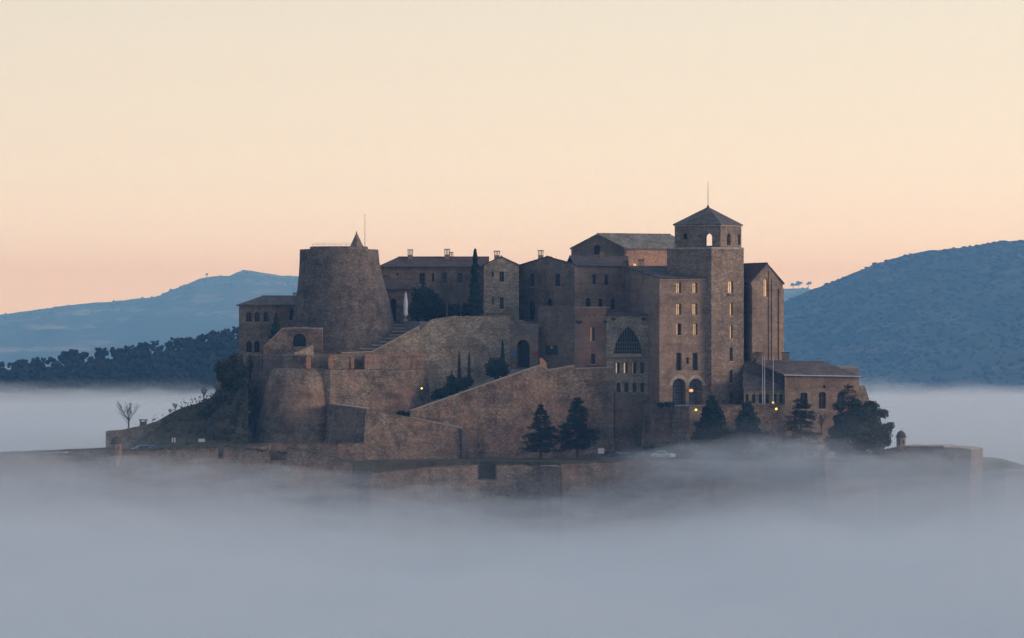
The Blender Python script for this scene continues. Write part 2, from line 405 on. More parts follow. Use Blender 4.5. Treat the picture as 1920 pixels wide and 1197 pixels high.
def slab(name, faces, thick, mat, parent):
    vs, idx, fs = [], {}, []
    for f in faces:
        row = []
        for p in f:
            k = tuple(round(c, 3) for c in p)
            if k not in idx: idx[k] = len(vs); vs.append(tuple(p))
            row.append(idx[k])
        fs.append(tuple(row))
    n = len(vs); cnt = {}
    for f in fs:
        for a, b in zip(f, f[1:]+f[:1]): cnt[(a, b)] = cnt.get((a, b), 0)+1
    allf = list(fs)+[tuple(i+n for i in f[::-1]) for f in fs]
    for (a, b) in cnt:
        if (b, a) not in cnt: allf.append((b, a, a+n, b+n))
    return mesh(name, vs+[(x, y, z-thick) for x, y, z in vs], allf, mat, parent)
def roof(parent, pts, zeave, zridge, mat='roof', inset=(0, 0), over=.45, turn=0, thick=.22, name='roof'):
    """hip or gable roof over four plan points A,B (front) C,D (back); ridge parallel to AB after turn"""
    q = list(pts[turn:])+list(pts[:turn]); c = sum(q, Vector((0, 0)))/4
    A, B, C, D = q; ml, mr_ = (A+D)/2, (B+C)/2; ax = (mr_-ml); Lr = ax.length; ax.normalize(); nn = Vector((ax.y, -ax.x))
    halfw = max(.5, ((A-D).length)/2); sl = (zridge-zeave)/halfw
    def ex(p, s, e): return p+ax*s+nn*e
    gl = over*.5 if inset[0] == 0 else over; gr = over*.5 if inset[1] == 0 else over
    A, B, C, D = ex(A, -gl, over), ex(B, gr, over), ex(C, gr, -over), ex(D, -gl, -over)
    R1 = ml+ax*(inset[0] if inset[0] else -gl); R2 = mr_-ax*(inset[1] if inset[1] else -gr)
    ze = zeave-sl*over*.8+thick
    v = lambda p, z: Vector((p.x, p.y, z))
    A, B, C, D, R1, R2 = v(A, ze), v(B, ze), v(C, ze), v(D, ze), v(R1, zridge+thick), v(R2, zridge+thick)
    fs = [[A, B, R2, R1], [C, D, R1, R2]]
    if inset[0]: fs.append([D, A, R1])
    if inset[1]: fs.append([B, C, R2])
    o = slab(name, fs, thick, mat, parent)
    rb = MB(); d = (R2-R1).normalized(); rb.tube(R1-Vector((0, 0, .02)), R2-Vector((0, 0, .02)), .16, .16, 6); rb.build('ridge_tiles', mat, o)
    return o

CH = {}
def chimney(parent, px0, px1, pytop, pybot, Y, mat='pale', slots=3):
    w_ = (px1-px0)/F*Y; z0, z1 = Zz(pybot, Y)-.5, Zz(pytop, Y); h = z1-z0; x = X((px0+px1)/2, Y)
    b = MB(); hb = h*.52; wb = w_*.42
    b.box(-wb, -wb, 0, wb, wb, hb)
    for i in range(slots+1):
        for j in (-1, 1):
            xx = -wb*.9+1.8*wb*i/slots; b.box(xx-.07, j*wb*.86-.07, hb, xx+.07, j*wb*.86+.07, h-.16)
    o = b.build('chimney', mat, parent, loc=(x, Y, z0)); 
    c = MB(); c.box(-w_*.5, -w_*.5, h-.16, w_*.5, w_*.5, h); c.build('chimney_cap', 'roof', o, loc=(x, Y, z0))
    return o

def screen(name, label, cat, p0, p1, profile, pybot, thick, mat, openings=(), batter=0.0, coping=None, group=None, jitter=0.0, back=True, cop_h=.22):
    """free-standing wall on plan edge p0->p1 with a top profile of photograph points"""
    fc = Facade((X(*p0), p0[1]), (X(*p1), p1[1]))
    top = [fc.uz(px, py) for px, py in profile]; top[0] = (0.0, top[0][1]); top[-1] = (fc.L, top[-1][1])
    zb = Zz(pybot, p0[1]); fc.bt = batter; fc.zr = max(z for _, z in top)
    if jitter:
        t2 = []
        for (ua, za), (ub, zb_) in zip(top, top[1:]):
            k = max(1, int((ub-ua)/1.1))
            for i in range(k): t2.append((ua+(ub-ua)*i/k, za+(zb_-za)*i/k+(R.uniform(-jitter, jitter) if (i or t2) else 0)))
        top = t2+[top[-1]]
    root = thing(name, ((fc.a.x+fc.b.x)/2, (fc.a.y+fc.b.y)/2, zb), label, cat, group)
    outer = [(0, zb), (fc.L, zb)]+top[::-1]; holes = []; m = MB(); wins = []
    for op in openings:
        r = fc.rect(*op[:4]); st = op[4]; hs = hole_shape(*r, 'rect' if st == 'slot' else st); holes.append(hs); k = len(hs); dd = op[5] if len(op) > 5 else thick*.8
        m.add([fc.p(u, z) for u, z in hs]+[fc.p(u, z, -dd) for u, z in hs], [((j+1) % k, j, k+j, k+(j+1) % k) for j in range(k)])
        wins.append((hs, dd))
    v2, f2 = tri(outer, holes)
    m.add([fc.p(u, z) for u, z in v2], [f if area2([v2[q] for q in f]) > 0 else f[::-1] for f in f2])
    n = len(outer); ring = [fc.p(u, z) for u, z in outer]+[(lambda q: (q.x, q.y, z))(fc.a+fc.u*u-fc.n*thick) for u, z in outer]
    m.add(ring, [((j+1) % n, j, n+j, n+(j+1) % n) for j in range(n)])
    m.add([ring[n+j] for j in range(n)], [tuple(range(n-1, -1, -1))])
    m.build('wall', mat, root)
    for hs, dd in wins:
        mesh('recess_shade', [fc.p(u, z, -dd) for u, z in hs], [tuple(range(len(hs)))], 'dark', root)  # near-black sheet paints the shade inside the opening
    if coping:
        c = MB()
        for (ua, za), (ub, zb_) in zip(top, top[1:]):
            if abs(ub-ua) < .15:
                if c.v: c.build('coping', coping, root); c = MB()
                continue
            q = []
            for (u, z) in ((ua, za), (ub, zb_)):
                for d in (.1, -thick-.1): q.append(fc.p(u, z, d)[:2]+(z+.004,)); 
            vs = q+[(x, y, z+cop_h) for x, y, z in q]
            c.add(vs, [(0, 2, 3, 1), (4, 5, 7, 6), (0, 4, 6, 2), (1, 3, 7, 5), (0, 1, 5, 4), (2, 6, 7, 3)])
        if c.v: c.build('coping', coping, root)
    return root, fc

def prism_pts(pts, zt, zb, batter=0.0):
    n = len(pts); bot = []
    for i in range(n):
        a, b, c = pts[i-1], pts[i], pts[(i+1) % n]
        d1, d2 = (b-a).normalized(), (c-b).normalized(); n1, n2 = Vector((d1.y, -d1.x)), Vector((d2.y, -d2.x)); nn = (n1+n2)
        nn = nn.normalized()/max(.4, math.cos(n1.angle(n2, 0)/2)) if nn.length > 1e-4 else n1
        bot.append(b+nn*batter)
    zt = zt if isinstance(zt, list) else [zt]*n
    vs = [(p.x, p.y, z) for p, z in zip(pts, zt)]+[(p.x, p.y, zb) for p in bot]
    return vs, [(n+i, n+(i+1) % n, (i+1) % n, i) for i in range(n)], tuple(range(n))
def plan2(plan): return [Vector((X(p, y), y)) for p, y in plan]
def bastion(name, label, cat, plan, pytop, pybot, batter, mat, topmat, group=None, pys=None):
    pts = plan2(plan); zt = Zz(pytop, plan[0][1]) if pys is None else [Zz(p, y) for p, (_, y) in zip(pys, plan)]; zb = Zz(pybot, plan[0][1])
    c = sum(pts, Vector((0, 0)))/len(pts); root = thing(name, (c.x, c.y, zb), label, cat, group)
    vs, fs, topf = prism_pts(pts, zt, zb, batter)
    mesh('wall', vs, fs, mat, root); mesh('top_surface', [vs[i] for i in topf], [tuple(range(len(topf)))], topmat, root)
    return root, pts, zt
def flat(name, plan, z, mat, thick=None):
    pts = plan2(plan); n = len(pts)
    zs = z if isinstance(z, list) else [z]*n
    t = thick or 2.0
    vs = [(p.x, p.y, q) for p, q in zip(pts, zs)]+[(p.x, p.y, q-t) for p, q in zip(pts, zs)]
    o = mesh(name, vs, [tuple(range(n))]+[(n+i, n+(i+1) % n, (i+1) % n, i) for i in range(n)], mat); return tag(o, kind='structure')
# ------------------------------------------------------------------ ground, hills
def smooth(a, b, x): t = min(1, max(0, (x-a)/(b-a))); return t*t*(3-2*t)
def fbm(x, y, s, o=4, z=0.0): return noise.fractal(Vector((x/s, y/s, z)), .5, 2.1, o)
def axis(breaks):
    out = []
    for (a, b, st) in breaks: out += list(np.arange(a, b, st))
    return out+[breaks[-1][1]]
PLAT = Zz(866, 885)
def ground_z(x, y):
    dx = max(0, abs(x-2)-92); dy = max(0, (893-y)*14, y-985); d = math.hypot(dx, dy)
    k = 1-smooth(0, 150, d)
    return (PLAT-1.5)*k**1.3+6*fbm(x, y, 260, 3)*(1-k)
gx = axis([(-9000, -600, 700), (-600, -140, 46), (-140, 140, 8), (140, 600, 46), (600, 9000, 700)])
gy = axis([(-500, 700, 150), (700, 820, 20), (820, 1000, 4), (1000, 1200, 25), (1200, 2400, 200), (2400, 22400, 2000)])
gv = [(x, y, ground_z(x, y) if abs(x) < 600 and 700 < y < 1300 else 0) for y in gy for x in gx]
nx_ = len(gx)
tag(mesh('ground', gv, [(j*nx_+i, j*nx_+i+1, (j+1)*nx_+i+1, (j+1)*nx_+i) for j in range(len(gy)-1) for i in range(nx_-1)], 'earth', smooth=True), kind='structure')

def interp(pts, x):
    if x <= pts[0][0]: return pts[0][1]
    for (a, b), (c, d) in zip(pts, pts[1:]):
        if x <= c: return b+(d-b)*(x-a)/(c-a)
    return pts[-1][1]
def hill(name, sky_pts, Ys, Yf, zf, Yb, mat, step=12, rows=40, rough=3.0, power=1.0, drop=0.0, wob=0.0):
    pxs = list(np.arange(sky_pts[0][0], sky_pts[-1][0]+1, step)); cols = len(pxs); g = np.zeros((rows+8, cols, 3))
    for j in range(rows+8):
        for i, px in enumerate(pxs):
            zs = Zz(interp(sky_pts, px), Ys)-drop
            yw = wob*fbm(px*3, 7, 300, 2)
            if j < rows:
                t = j/(rows-1); Y = Yf+(Ys+yw-Yf)*t; zz = zf+(zs-zf)*t**power+rough*fbm(X(px, Y), Y, 120, 5)*math.sin(math.pi*min(1, t))**.7
                zz += (rough*.25*fbm(X(px, Y), Y, 40, 3))*(1 if t < 1 else .4)
            else:
                t = (j-rows+1)/8; Y = Ys+yw+(Yb-Ys)*t; zz = zs+(zf-zs)*t
            g[j, i] = (X(px, Ys)+(X(px, Y)-X(px, Ys))*.6, Y, zz)
    J = rows+8; idx = np.arange(J*cols).reshape(J, cols)
    f = np.stack([idx[:-1, :-1], idx[:-1, 1:], idx[1:, 1:], idx[1:, :-1]], -1).reshape(-1, 4)
    o = npmesh(name, g.reshape(-1, 3), f, mat, smooth=True); tag(o, kind='structure'); return g, rows
def ico(sub=1):
    import bmesh
    bm = bmesh.new(); bmesh.ops.create_icosphere(bm, subdivisions=sub+1, radius=1)
    v = np.array([x.co[:] for x in bm.verts]); f = np.array([[q.index for q in p.verts] for p in bm.faces]); bm.free(); return v, f
ICO1, ICO0 = ico(1), ico(0)
def blobs(name, cen, rad, mat, jit=.22, parent=None, low=False):
    ICO_V, ICO_F = ICO0 if low else ICO1; n = len(cen); k = len(ICO_V)
    j = 1+NR.uniform(-jit, jit, (n, k, 1)); v = cen[:, None, :]+ICO_V[None]*rad[:, None, :]*j
    f = ICO_F[None]+(np.arange(n)*k)[:, None, None]
    return npmesh(name, v.reshape(-1, 3), f.reshape(-1, 3), mat, parent)
def scatter(g, rows, n, tmin=0.0, tmax=1.0):
    cols = g.shape[1]; a = NR.uniform(tmin, tmax, n)*(rows-1.001); b = NR.uniform(0, cols-1.001, n)
    j, i = a.astype(int), b.astype(int); u, v = (a-j)[:, None], (b-i)[:, None]
    return (g[j, i]*(1-u)*(1-v)+g[j, i+1]*(1-u)*v+g[j+1, i]*u*(1-v)+g[j+1, i+1]*u*v)

FAR = [(-900, 640), (-300, 612), (0, 590), (60, 583), (120, 573), (200, 566), (260, 561), (295, 556), (325, 543), (350, 533), (380, 521), (405, 518), (430, 517), (448, 508), (465, 505), (480, 509),
       (500, 513), (530, 517), (560, 518), (700, 528), (900, 548), (1200, 556), (1400, 548), (1470, 541), (1500, 541), (1560, 545), (1900, 570), (2400, 600), (2900, 620)]
g, r_ = hill('far_ridge', FAR, 17500, 12500, 20, 21000, 'ridge', step=14, rows=34, rough=24, power=.8)
c = scatter(g, r_, 1500, .72, .995); sz = NR.uniform(2, 5, (len(c), 1)); rad = sz*np.array([[1.2, 1.2, 1]]); c[:, 2] += sz[:, 0]*.5
tag(blobs('ridge_woodland', c, rad, 'wood2', low=True), 'low dark trees scattered over the far blue ridge', 'woodland', kind='stuff')

HILL = [(1250, 640), (1400, 585), (1470, 561), (1500, 548), (1533, 535), (1560, 524), (1593, 511), (1620, 500), (1646, 490), (1680, 480), (1719, 470), (1767, 464), (1800, 460), (1840, 454), (1867, 450), (1920, 447), (2100, 440), (2500, 455), (3000, 520)]
g, r_ = hill('forest_hill', HILL, 8200, 6000, ZC-118, 10500, 'hill', step=11, rows=60, rough=16, power=.85, drop=4.0)
c = scatter(g, r_, 16000, .03, .999); sz = NR.uniform(1.6, 3.8, (len(c), 1)); rad = sz*np.array([[1.4, 1.4, .62]]); c[:, 2] += sz[:, 0]*.32
tag(blobs('hill_forest', c, rad, 'wood2', low=True), 'dense pine forest covering the long blue hill beyond the fog', 'forest', kind='stuff')
SPUR = [(1480, 760), (1560, 715), (1640, 680), (1720, 652), (1800, 622), (1860, 600), (1920, 584), (2050, 560), (2300, 545), (2800, 580)]
g, r_ = hill('terraced_spur', SPUR, 6600, 5500, ZC-108, 7600, 'hill', step=11, rows=40, rough=6, power=.9, drop=1.5)
c = scatter(g, r_, 1500, .03, .999); sz = NR.uniform(1.6, 3.8, (len(c), 1)); rad = sz*np.array([[1.3, 1.3, 1]]); c[:, 2] += sz[:, 0]*.6
tag(blobs('spur_scrub', c, rad, 'wood2', low=True), 'scattered scrub on the terraced spur below the forest hill', 'scrub', kind='stuff')

WOOD = [(-900, 740), (-300, 705), (-100, 690), (0, 682), (40, 678), (90, 676), (130, 668), (190, 660), (250, 652), (330, 640), (400, 625), (448, 618), (520, 606), (620, 600), (800, 620), (1100, 690), (1400, 745)]
g, r_ = hill('wooded_slope', WOOD, 2350, 2120, ZC-50, 2800, 'woodfloor', step=14, rows=26, rough=3, power=.9, drop=4.3)
base = scatter(g, r_, 6500, .02, .995)
cc, rr = [], []
for b_ in base:
    s_ = R.uniform(.9, 1.8); hgt = R.uniform(4.5, 7.0)
    for k in range(5):
        cc.append((b_[0]+R.uniform(-1, 1)*s_*.7, b_[1]+R.uniform(-1, 1)*s_*.7, b_[2]+hgt*.72+R.uniform(-1, .8)*s_*.6)); q = s_*R.uniform(.45, .8); rr.append((q, q, q*1.05))
tag(blobs('pine_wood', np.array(cc), np.array(rr), 'wood', .35, low=True), 'dark pine wood covering the slope that rises out of the fog', 'wood', kind='stuff')

# ------------------------------------------------------------------ foliage helpers
def quads(cen, nrm, size, asp=1.0):
    n = len(cen); nrm = nrm/np.linalg.norm(nrm, axis=1, keepdims=True)
    t = NR.normal(size=(n, 3)); t -= (t*nrm).sum(1, keepdims=True)*nrm; t /= np.linalg.norm(t, axis=1, keepdims=True); b = np.cross(nrm, t)
    s = size[:, None]; t = t*s; b = b*s*asp
    v = np.stack([cen-t-b*.6, cen+t*.3-b, cen+t+b*.5, cen-t*.2+b], 1)
    return v
def foliage(name, cen, nrm, size, mat, parent, asp=.8):
    v = quads(cen, nrm, size, asp); n = len(v)
    return npmesh(name, v.reshape(-1, 3), np.arange(n*4).reshape(n, 4), mat, parent)
def rnd(n): v = NR.normal(size=(n, 3)); return v/np.linalg.norm(v, axis=1, keepdims=True)

def cedar(name, label, px, pyb, Y, pytip, spread, mat='cedar', dens=1.0, bare=.10, power=.85, tiers=20, group=None, flatness=.75, pyfol=None, wind=0.0, lean=0.0, leaf_s=1.0):
    b = P(px, pyb, Y); H = (pyb-pytip)/F*Y; S = spread/F*Y
    root = thing(name, b, label, 'tree', group); t = MB()
    for k in range(6):
        h0, h1 = H*k/6*.97, H*(k+1)/6*.97; t.tube(b+Vector((lean*h0, 0, h0)), b+Vector((lean*h1, 0, h1)), .03*H*(1-k/6)+.03, .03*H*(1-(k+1)/6)+.03, 7)
    hf = bare if pyfol is None else (pyb-pyfol)/(pyb-pytip)
    C, Nn, Sz = [], [], []
    for i in range(tiers):
        f = hf+(1-hf)*((i+R.uniform(-.25, .25))/tiers); f = min(.985, max(hf, f)); h = H*f; tt = (f-hf)/(1-hf)
        nb = R.randint(5, 8)
        for q in range(nb):
            an = R.uniform(0, 2*math.pi); L = S*((1-tt)**power)*R.uniform(.5, 1.08)+.3
            if tt < .14: L *= R.uniform(.45, .9)
            rise = R.uniform(-.08, .22)*L; d = Vector((math.cos(an), math.sin(an), 0)); o = b+Vector((lean*h, 0, h)); tip = o+d*L+Vector((0, 0, rise-.12*L))
            t.tube(o, tip, .018*L+.03, .015, 4)
            m = int((14+L*22)*dens); s_ = NR.uniform(.18, 1, m)**.75
            wd = .22*L*(1-np.abs(s_-.6))+.1
            side = Vector((-d.y, d.x, 0)); off = NR.uniform(-1, 1, m)*wd
            pos = np.array(o)[None]+np.outer(s_, np.array(tip-o))+np.outer(off, np.array(side)); pos[:, 2] += NR.normal(0, .10+.02*L, m)-.10*np.abs(off)
            C.append(pos); nr = rnd(m)*(1-flatness); nr[:, 2] += flatness; Nn.append(nr); Sz.append(NR.uniform(.13, .27, m)*(.75+.05*S)*leaf_s)
    m = 60; pos = np.array(b)[None]+NR.normal(0, .12, (m, 3)); hh = NR.uniform(.86, 1.0, m)*H; pos[:, 2] += hh-0*hh; pos[:, 0] += lean*hh; C.append(pos); Nn.append(rnd(m)); Sz.append(np.full(m, .13))
    t.build('trunk', 'trunk', root)
    foliage('crown', np.concatenate(C), np.concatenate(Nn), np.concatenate(Sz), mat, root)
    return root
def cypress(name, label, px, pyb, Y, pytip, width, mat='cypress', n=2600, group=None, cone=.6, size=.2):
    b = P(px, pyb, Y); H = (pyb-pytip)/F*Y; W = width/F*Y/2; root = thing(name, b, label, 'tree', group)
    t = MB(); t.tube(b, b+Vector((0, 0, H*.9)), .12+W*.08, .02, 6); t.build('trunk', 'trunk', root)
    f = NR.uniform(0.02, 1, n)**1.15; prof = W*np.minimum(1, (f/.12)**.5)*(1-f)**cone*(1+.18*np.sin(f*31+px)+.12*np.sin(f*67))
    an = NR.uniform(0, 2*np.pi, n); rr = prof*np.sqrt(NR.uniform(.25, 1.12, n))
    c = np.stack([b.x+rr*np.cos(an), b.y+rr*np.sin(an), b.z+f*H], 1); nr = np.stack([np.cos(an), np.sin(an), .3*np.ones(n)], 1)+rnd(n)*.7
    foliage('crown', c, nr, NR.uniform(.7, 1.4, n)*size*min(1, .5+W*.4), mat, root, .6); return root
def bush(name, label, clumps, mat='bush', n=1400, group=None, size=.2, cat='bush', trunk=None):
    """clumps: (px, py, Y, rx px, ry px)"""
    c0 = clumps[0]; base = P(c0[0], max(c[1]+c[4] for c in clumps), c0[2]); root = thing(name, base, label, cat, group)
    C, Nn = [], []
    tot = sum(c[3]*c[4] for c in clumps)
    for (px, py, Y, rx, ry) in clumps:
        m = max(30, int(n*rx*ry/tot)); d = rnd(m); p = P(px, py, Y); s_ = np.array([rx, (rx+ry)/2, ry])/F*Y
        rad = NR.uniform(.55, 1.06, m)[:, None]*(1+.22*np.sin(d[:, :1]*7+px)*np.cos(d[:, 2:]*6+py))
        C.append(np.array(p)[None]+d*rad*s_[None]); Nn.append(d+rnd(m)*.7)
    foliage('crown', np.concatenate(C), np.concatenate(Nn), NR.uniform(.7, 1.4, sum(len(x) for x in C))*size, mat, root, .8)
    t = MB()
    for (px, py, Y, rx, ry) in clumps:
        q = P(px, py, Y); s_ = trunk or base; t.tube(base if trunk is None else trunk, q, .10 if trunk is None else .22, .04, 5)
    t.build('trunk', 'trunk', root)
    return root
def bare_tree(name, label, px, pyb, Y, pytip, spread, seed=1, levels=5, thick=.16, group=None, cat='tree'):
    r = random.Random(seed); b = P(px, pyb, Y); H = (pyb-pytip)/F*Y; S = spread/F*Y; root = thing(name, b, label, cat, group)
    t, tw = MB(), MB(); fan = S/H
    t.tube(b, b+Vector((.02*H, 0, H*.45)), thick, thick*.6, 6)
    def side(d, sp):
        v = Vector((r.uniform(-1, 1), r.uniform(-1, 1), r.uniform(-.3, .6))); return (d+v*sp).normalized()
    for k in range(11):
        f = r.uniform(.14, .45); o = b+Vector((.02*H*f/.45, 0, H*f)); an = r.uniform(0, 2*math.pi); tilt = r.uniform(.15, 1.0)*fan*1.35
        d = Vector((math.cos(an)*tilt, math.sin(an)*tilt, 1)).normalized(); L = H*(1-f)*r.uniform(.75, 1.0); prev = o; w0 = thick*.42
        for s_ in range(4):
            nx = prev+d*L/4; t.tube(prev, nx, w0*(1-s_/4.6), w0*(1-(s_+1)/4.6), 4); 
            for m_ in range(2 if s_ else 1):
                d2 = side(d, .85); L2 = L*r.uniform(.2, .38)*(1.1-s_*.12); e2 = nx+d2*L2; tw.tube(nx, e2, max(.022, w0*.4), .018, 3)
                for q_ in range(levels-2):
                    st = nx+d2*L2*r.uniform(.35, 1); tw.tube(st, st+side(d2, .8)*L2*r.uniform(.35, .6), .018, .012, 3)
            prev = nx; d = side(d, .22)
    t.build('trunk', 'twig', root); tw.build('twigs', 'twig', root); return root

# ------------------------------------------------------------------ castle hill and terraces
ZT = Zz(862, 884)
flat('terrace', [(-420, 884), (200, 880), (560, 876), (690, 874), (900, 876), (1060, 872), (1250, 876), (1545, 876), (1700, 882), (1830, 886), (1830, 930), (-420, 930)], ZT, 'grass', 3)
flat('courtyard', [(788, 915.2), (955, 916), (1005, 921), (1078, 925), (1078, 962), (560, 962), (560, 936), (700, 934), (745, 927)], Zz(603, 915), 'paving', 9)
flat('castle_rock', [(455, 931), (800, 926), (955, 917), (1080, 912), (1230, 908), (1400, 912), (1470, 905), (1610, 905), (1610, 955), (455, 960)], Zz(690, 915), 'gravel', 18)
# sloping ground of the entrance ramp between the two walls
flat('entrance_ramp', [(747, 900), (774, 898.5), (1012, 903), (1078, 905), (1078, 914), (955, 913.5), (790, 911.5), (745, 904)],
     [Zz(782, 896), Zz(780, 898), Zz(698, 903), Zz(692, 905), Zz(690, 914), Zz(693, 913), Zz(765, 911), Zz(780, 904)], 'gravel', 12)
# scrubby hillside west of the bastion
SL = [(196, 842), (240, 838), (278, 797), (298, 788), (327, 771), (344, 764), (369, 757), (392, 748), (403, 738), (425, 718), (450, 695), (472, 690)]
pxs = np.arange(190, 470, 5); rows = 16; hv = []
for j in range(rows):
    t = j/(rows-1)
    for px in pxs:
        zt_, zb_ = Zz(interp(SL, px), 914), ZT-.6; Y = 884+(914-884)*t
        k = t**.8; z = zb_+(zt_-zb_)*k+(.9*fbm(px*.4, Y*2.2, 5, 4)+.5*fbm(px*.4, Y, 1.6, 2))*math.sin(math.pi*t)**.5
        hv.append((X(px, Y), Y, z))
for px in pxs: hv.append((X(px, 932), 932, ZT-2))
nn_ = len(pxs)
tag(mesh('hillside', hv, [(j*nn_+i, j*nn_+i+1, (j+1)*nn_+i+1, (j+1)*nn_+i) for j in range(rows) for i in range(nn_-1)], 'slope', smooth=True), kind='structure')
# scrub on it
m = 2600; js, ii = NR.integers(1, rows, m), NR.integers(0, nn_, m); hva = np.array(hv)[js*nn_+ii]; hva += NR.normal(0, .35, hva.shape); hva[:, 2] += .15
wgt = NR.uniform(0, 1, m) < np.interp(pxs[ii], [190, 290, 330, 420, 520], [.0, .05, .2, .6, 1]); hva = hva[wgt]
kk = 7; cc_ = np.repeat(hva, kk, 0)+NR.normal(0, .3, (len(hva)*kk, 3)); 
tag(foliage('hillside_scrub', cc_, rnd(len(cc_))+np.array([[0, -.3, .5]]), NR.uniform(.10, .22, len(cc_)), 'bush', None), 'low green and brown scrub over the slope west of the round bastion', 'scrub', kind='stuff')

# ------------------------------------------------------------------ buildings
B = building
# west pavilion
W = [(0, 461.5, 472.5, 585, 604, 'arch'), (0, 477.5, 487, 585, 604, 'arch'), (0, 494, 502.5, 585, 604, 'arch'), (0, 543, 552, 580, 601, 'arch'),
     (0, 462, 472.5, 639.5, 661, 'arch'), (0, 477, 487, 639, 661, 'arch')]
o, fc, pts, zt = B('pavilion', 'low stone wing with hipped roof and arched windows left of the round tower', 'building', [(448, 926), (560, 930), (560, 945), (448, 942)], [573, None, None, None], 690, W, 'house')
roof(o, pts, zt[0], Zz(557.5, 934), 'roofbrown', inset=(4.6, 0)); chimney(o, 549, 557, 549, 558, 934, slots=2)
# round tower
ty = 925; cx = X(640, ty); root = thing('round_tower', (cx, ty, Zz(668, ty)), 'massive tapering round tower of rough stone with small pointed cap', 'tower')
prof = [(668, 643, 110), (640, 644, 103), (613, 643.5, 98), (593, 643.3, 93.6), (573, 643, 89.8), (553, 641.5, 85.5), (533, 639.7, 81.3), (512, 638, 77.6), (492, 636.5, 75), (468.5, 635.7, 73.6)]
m = MB(); pr = [(r*ty/F, Zz(y, ty), X(c_, ty)-cx) for y, c_, r in prof]
n = 72; 
m.lathe((cx, ty, 0), pr, n, False)
top = pr[-1]; m.lathe((cx, ty, 0), [top, (top[0]-1.0, top[1]+.03, top[2]), (top[0]-1.0, top[1]-.5, top[2]), (.1, top[1]-.5, top[2])], n, False)
for i, v in enumerate(m.v):
    if v[2] > Zz(469, ty)-.02: m.v[i] = (v[0], v[1], v[2]+.13*noise.noise(Vector((v[0]*.9, v[1]*.9, 1))))
m.build('wall', 'tower', root, True)
m = MB(); q = X(635.5, ty)-cx; rr_ = 54*ty/F; z0 = Zz(471, ty); z1 = Zz(462.8, ty)
m.lathe((cx, ty, 0), [(rr_+.25, z0-.6, q), (rr_, z1, q), (rr_-.6, z1+.02, q), (rr_-.6, z0, q), (.1, z0, q)], 56, False)
m.build('inner_parapet', 'tower', root, True)
m = MB(); x0 = X(587, ty); x1 = X(661, ty); yr = ty-3.2
for k in range(8): xx = x0+(x1-x0)*k/7; m.tube((xx, yr, z1-.3), (xx, yr, Zz(457.3, ty)), .03, .03, 5)
for zz in (457.3, 459.6): m.tube((x0, yr, Zz(zz, ty)), (x1, yr, Zz(zz-.8, ty)), .025, .025, 5)
m.build('railing', 'steel', root)
m = MB(); xs = X(669.5, ty); zz0 = Zz(464, ty); m.lathe((xs, ty-2.5, zz0), [(1.28, 0), (1.3, .12), (.98, .75), (.55, 1.75), (.2, 2.45), (.08, 2.72)], 8); cap = m.build('pointed_cap', 'gate', root)
m = MB(); m.lathe((xs, ty-2.5, zz0+2.68), [(.03, 0), (.15, .1), (.17, .18), (.1, .27), (.02, .34)], 8); m.build('finial', 'gate', cap)
m = MB(); m.tube((X(684.5, ty), ty-1, Zz(466, ty)), (X(684.5, ty), ty-1, Zz(403, ty)), .06, .03, 6); m.tube((X(684.5, ty)-.2, ty-1, Zz(404, ty)), (X(684.5, ty)+.2, ty-1, Zz(404, ty)), .03, .03, 5); m.build('mast', 'iron', root)

# annex by the tower and the long courtyard wing
W = [(0, 731, 743, 560, 603, 'door')]
o, fc, pts, zt = B('annex', 'small stone annex with hipped roof and dark arched doorway beside the round tower', 'building', [(690, 930), (777, 928), (777, 937), (690, 939)], [542, None, None, None], 612, W, 'house')
roof(o, pts, zt[0], Zz(520, 933), 'roof', inset=(0, 5.0))
W = [(0, 786, 797, 512, 533, 'rect'), (0, 810, 814, 512, 528, 'slot'), (0, 828, 838, 511, 531, 'rect'), (0, 743.5, 746.5, 513, 518, 'slot'), (0, 858, 867, 512, 531, 'rect')]
o, fc, pts, zt = B('courtyard_wing', 'long two-storey stone wing with three chimneys behind the courtyard trees', 'building', [(712, 938), (915, 938), (915, 950), (712, 950)], [501, None, None, None], 612, W, 'house')
roof(o, pts, zt[0], Zz(484.5, 944), 'roof', inset=(3.6, 0))
chimney(o, 763.7, 774.8, 468, 485, 943); chimney(o, 832.6, 843.7, 467, 485, 943); chimney(o, 842.8, 850, 473, 485, 944.6, slots=2)
# gabled house
W = [(0, 936.5, 945.4, 509, 529, 'seg'), (0, 922, 925.6, 510, 519, 'slot'), (0, 937, 945, 557, 580, 'seg'), (0, 923, 926, 558.5, 571.5, 'slot')]
zr = Zz(482.5, 921)
o, fc, pts, zt = B('gabled_house', 'pale stone house with a front gable beside the tall cypress', 'building', [(907, 921), (973, 922), (973, 940), (907, 939)], [498, None, None, None], 612, W, 'pale', gables={0: [(.5, zr)], 2: [(.5, zr)]})
roof(o, pts, zt[0], zr, 'roof', turn=1, over=.25); chimney(o, 925.6, 937.7, 470.5, 483, 931)
m = MB(); m.box(X(913, 920), 920.2, Zz(592.5, 920), X(954, 920), 920.9, Zz(587, 920)); m.build('bench', 'gate', o)
# recessed gabled block above the gate
W = [(0, 993.5, 1002, 513.5, 538, 'rect'), (0, 1040.5, 1050, 514, 537.5, 'rect'), (0, 1026, 1036, 559, 575, 'arch'), (0, 991, 1002, 565, 600, 'arch')]
zr = Zz(483, 925)
o, fc, pts, zt = B('gatehouse_range', 'shaded gabled stone block standing above the arched gate', 'building', [(973, 930), (1078, 917), (1088, 935), (983, 948)], [499, None, None, None], 650, W, 'house', gables={0: [(.48, zr)], 2: [(.52, zr)]})
roof(o, pts, zt[0], zr, 'roof', turn=1, over=.25); chimney(o, 1008, 1019.6, 469.5, 484, 934)
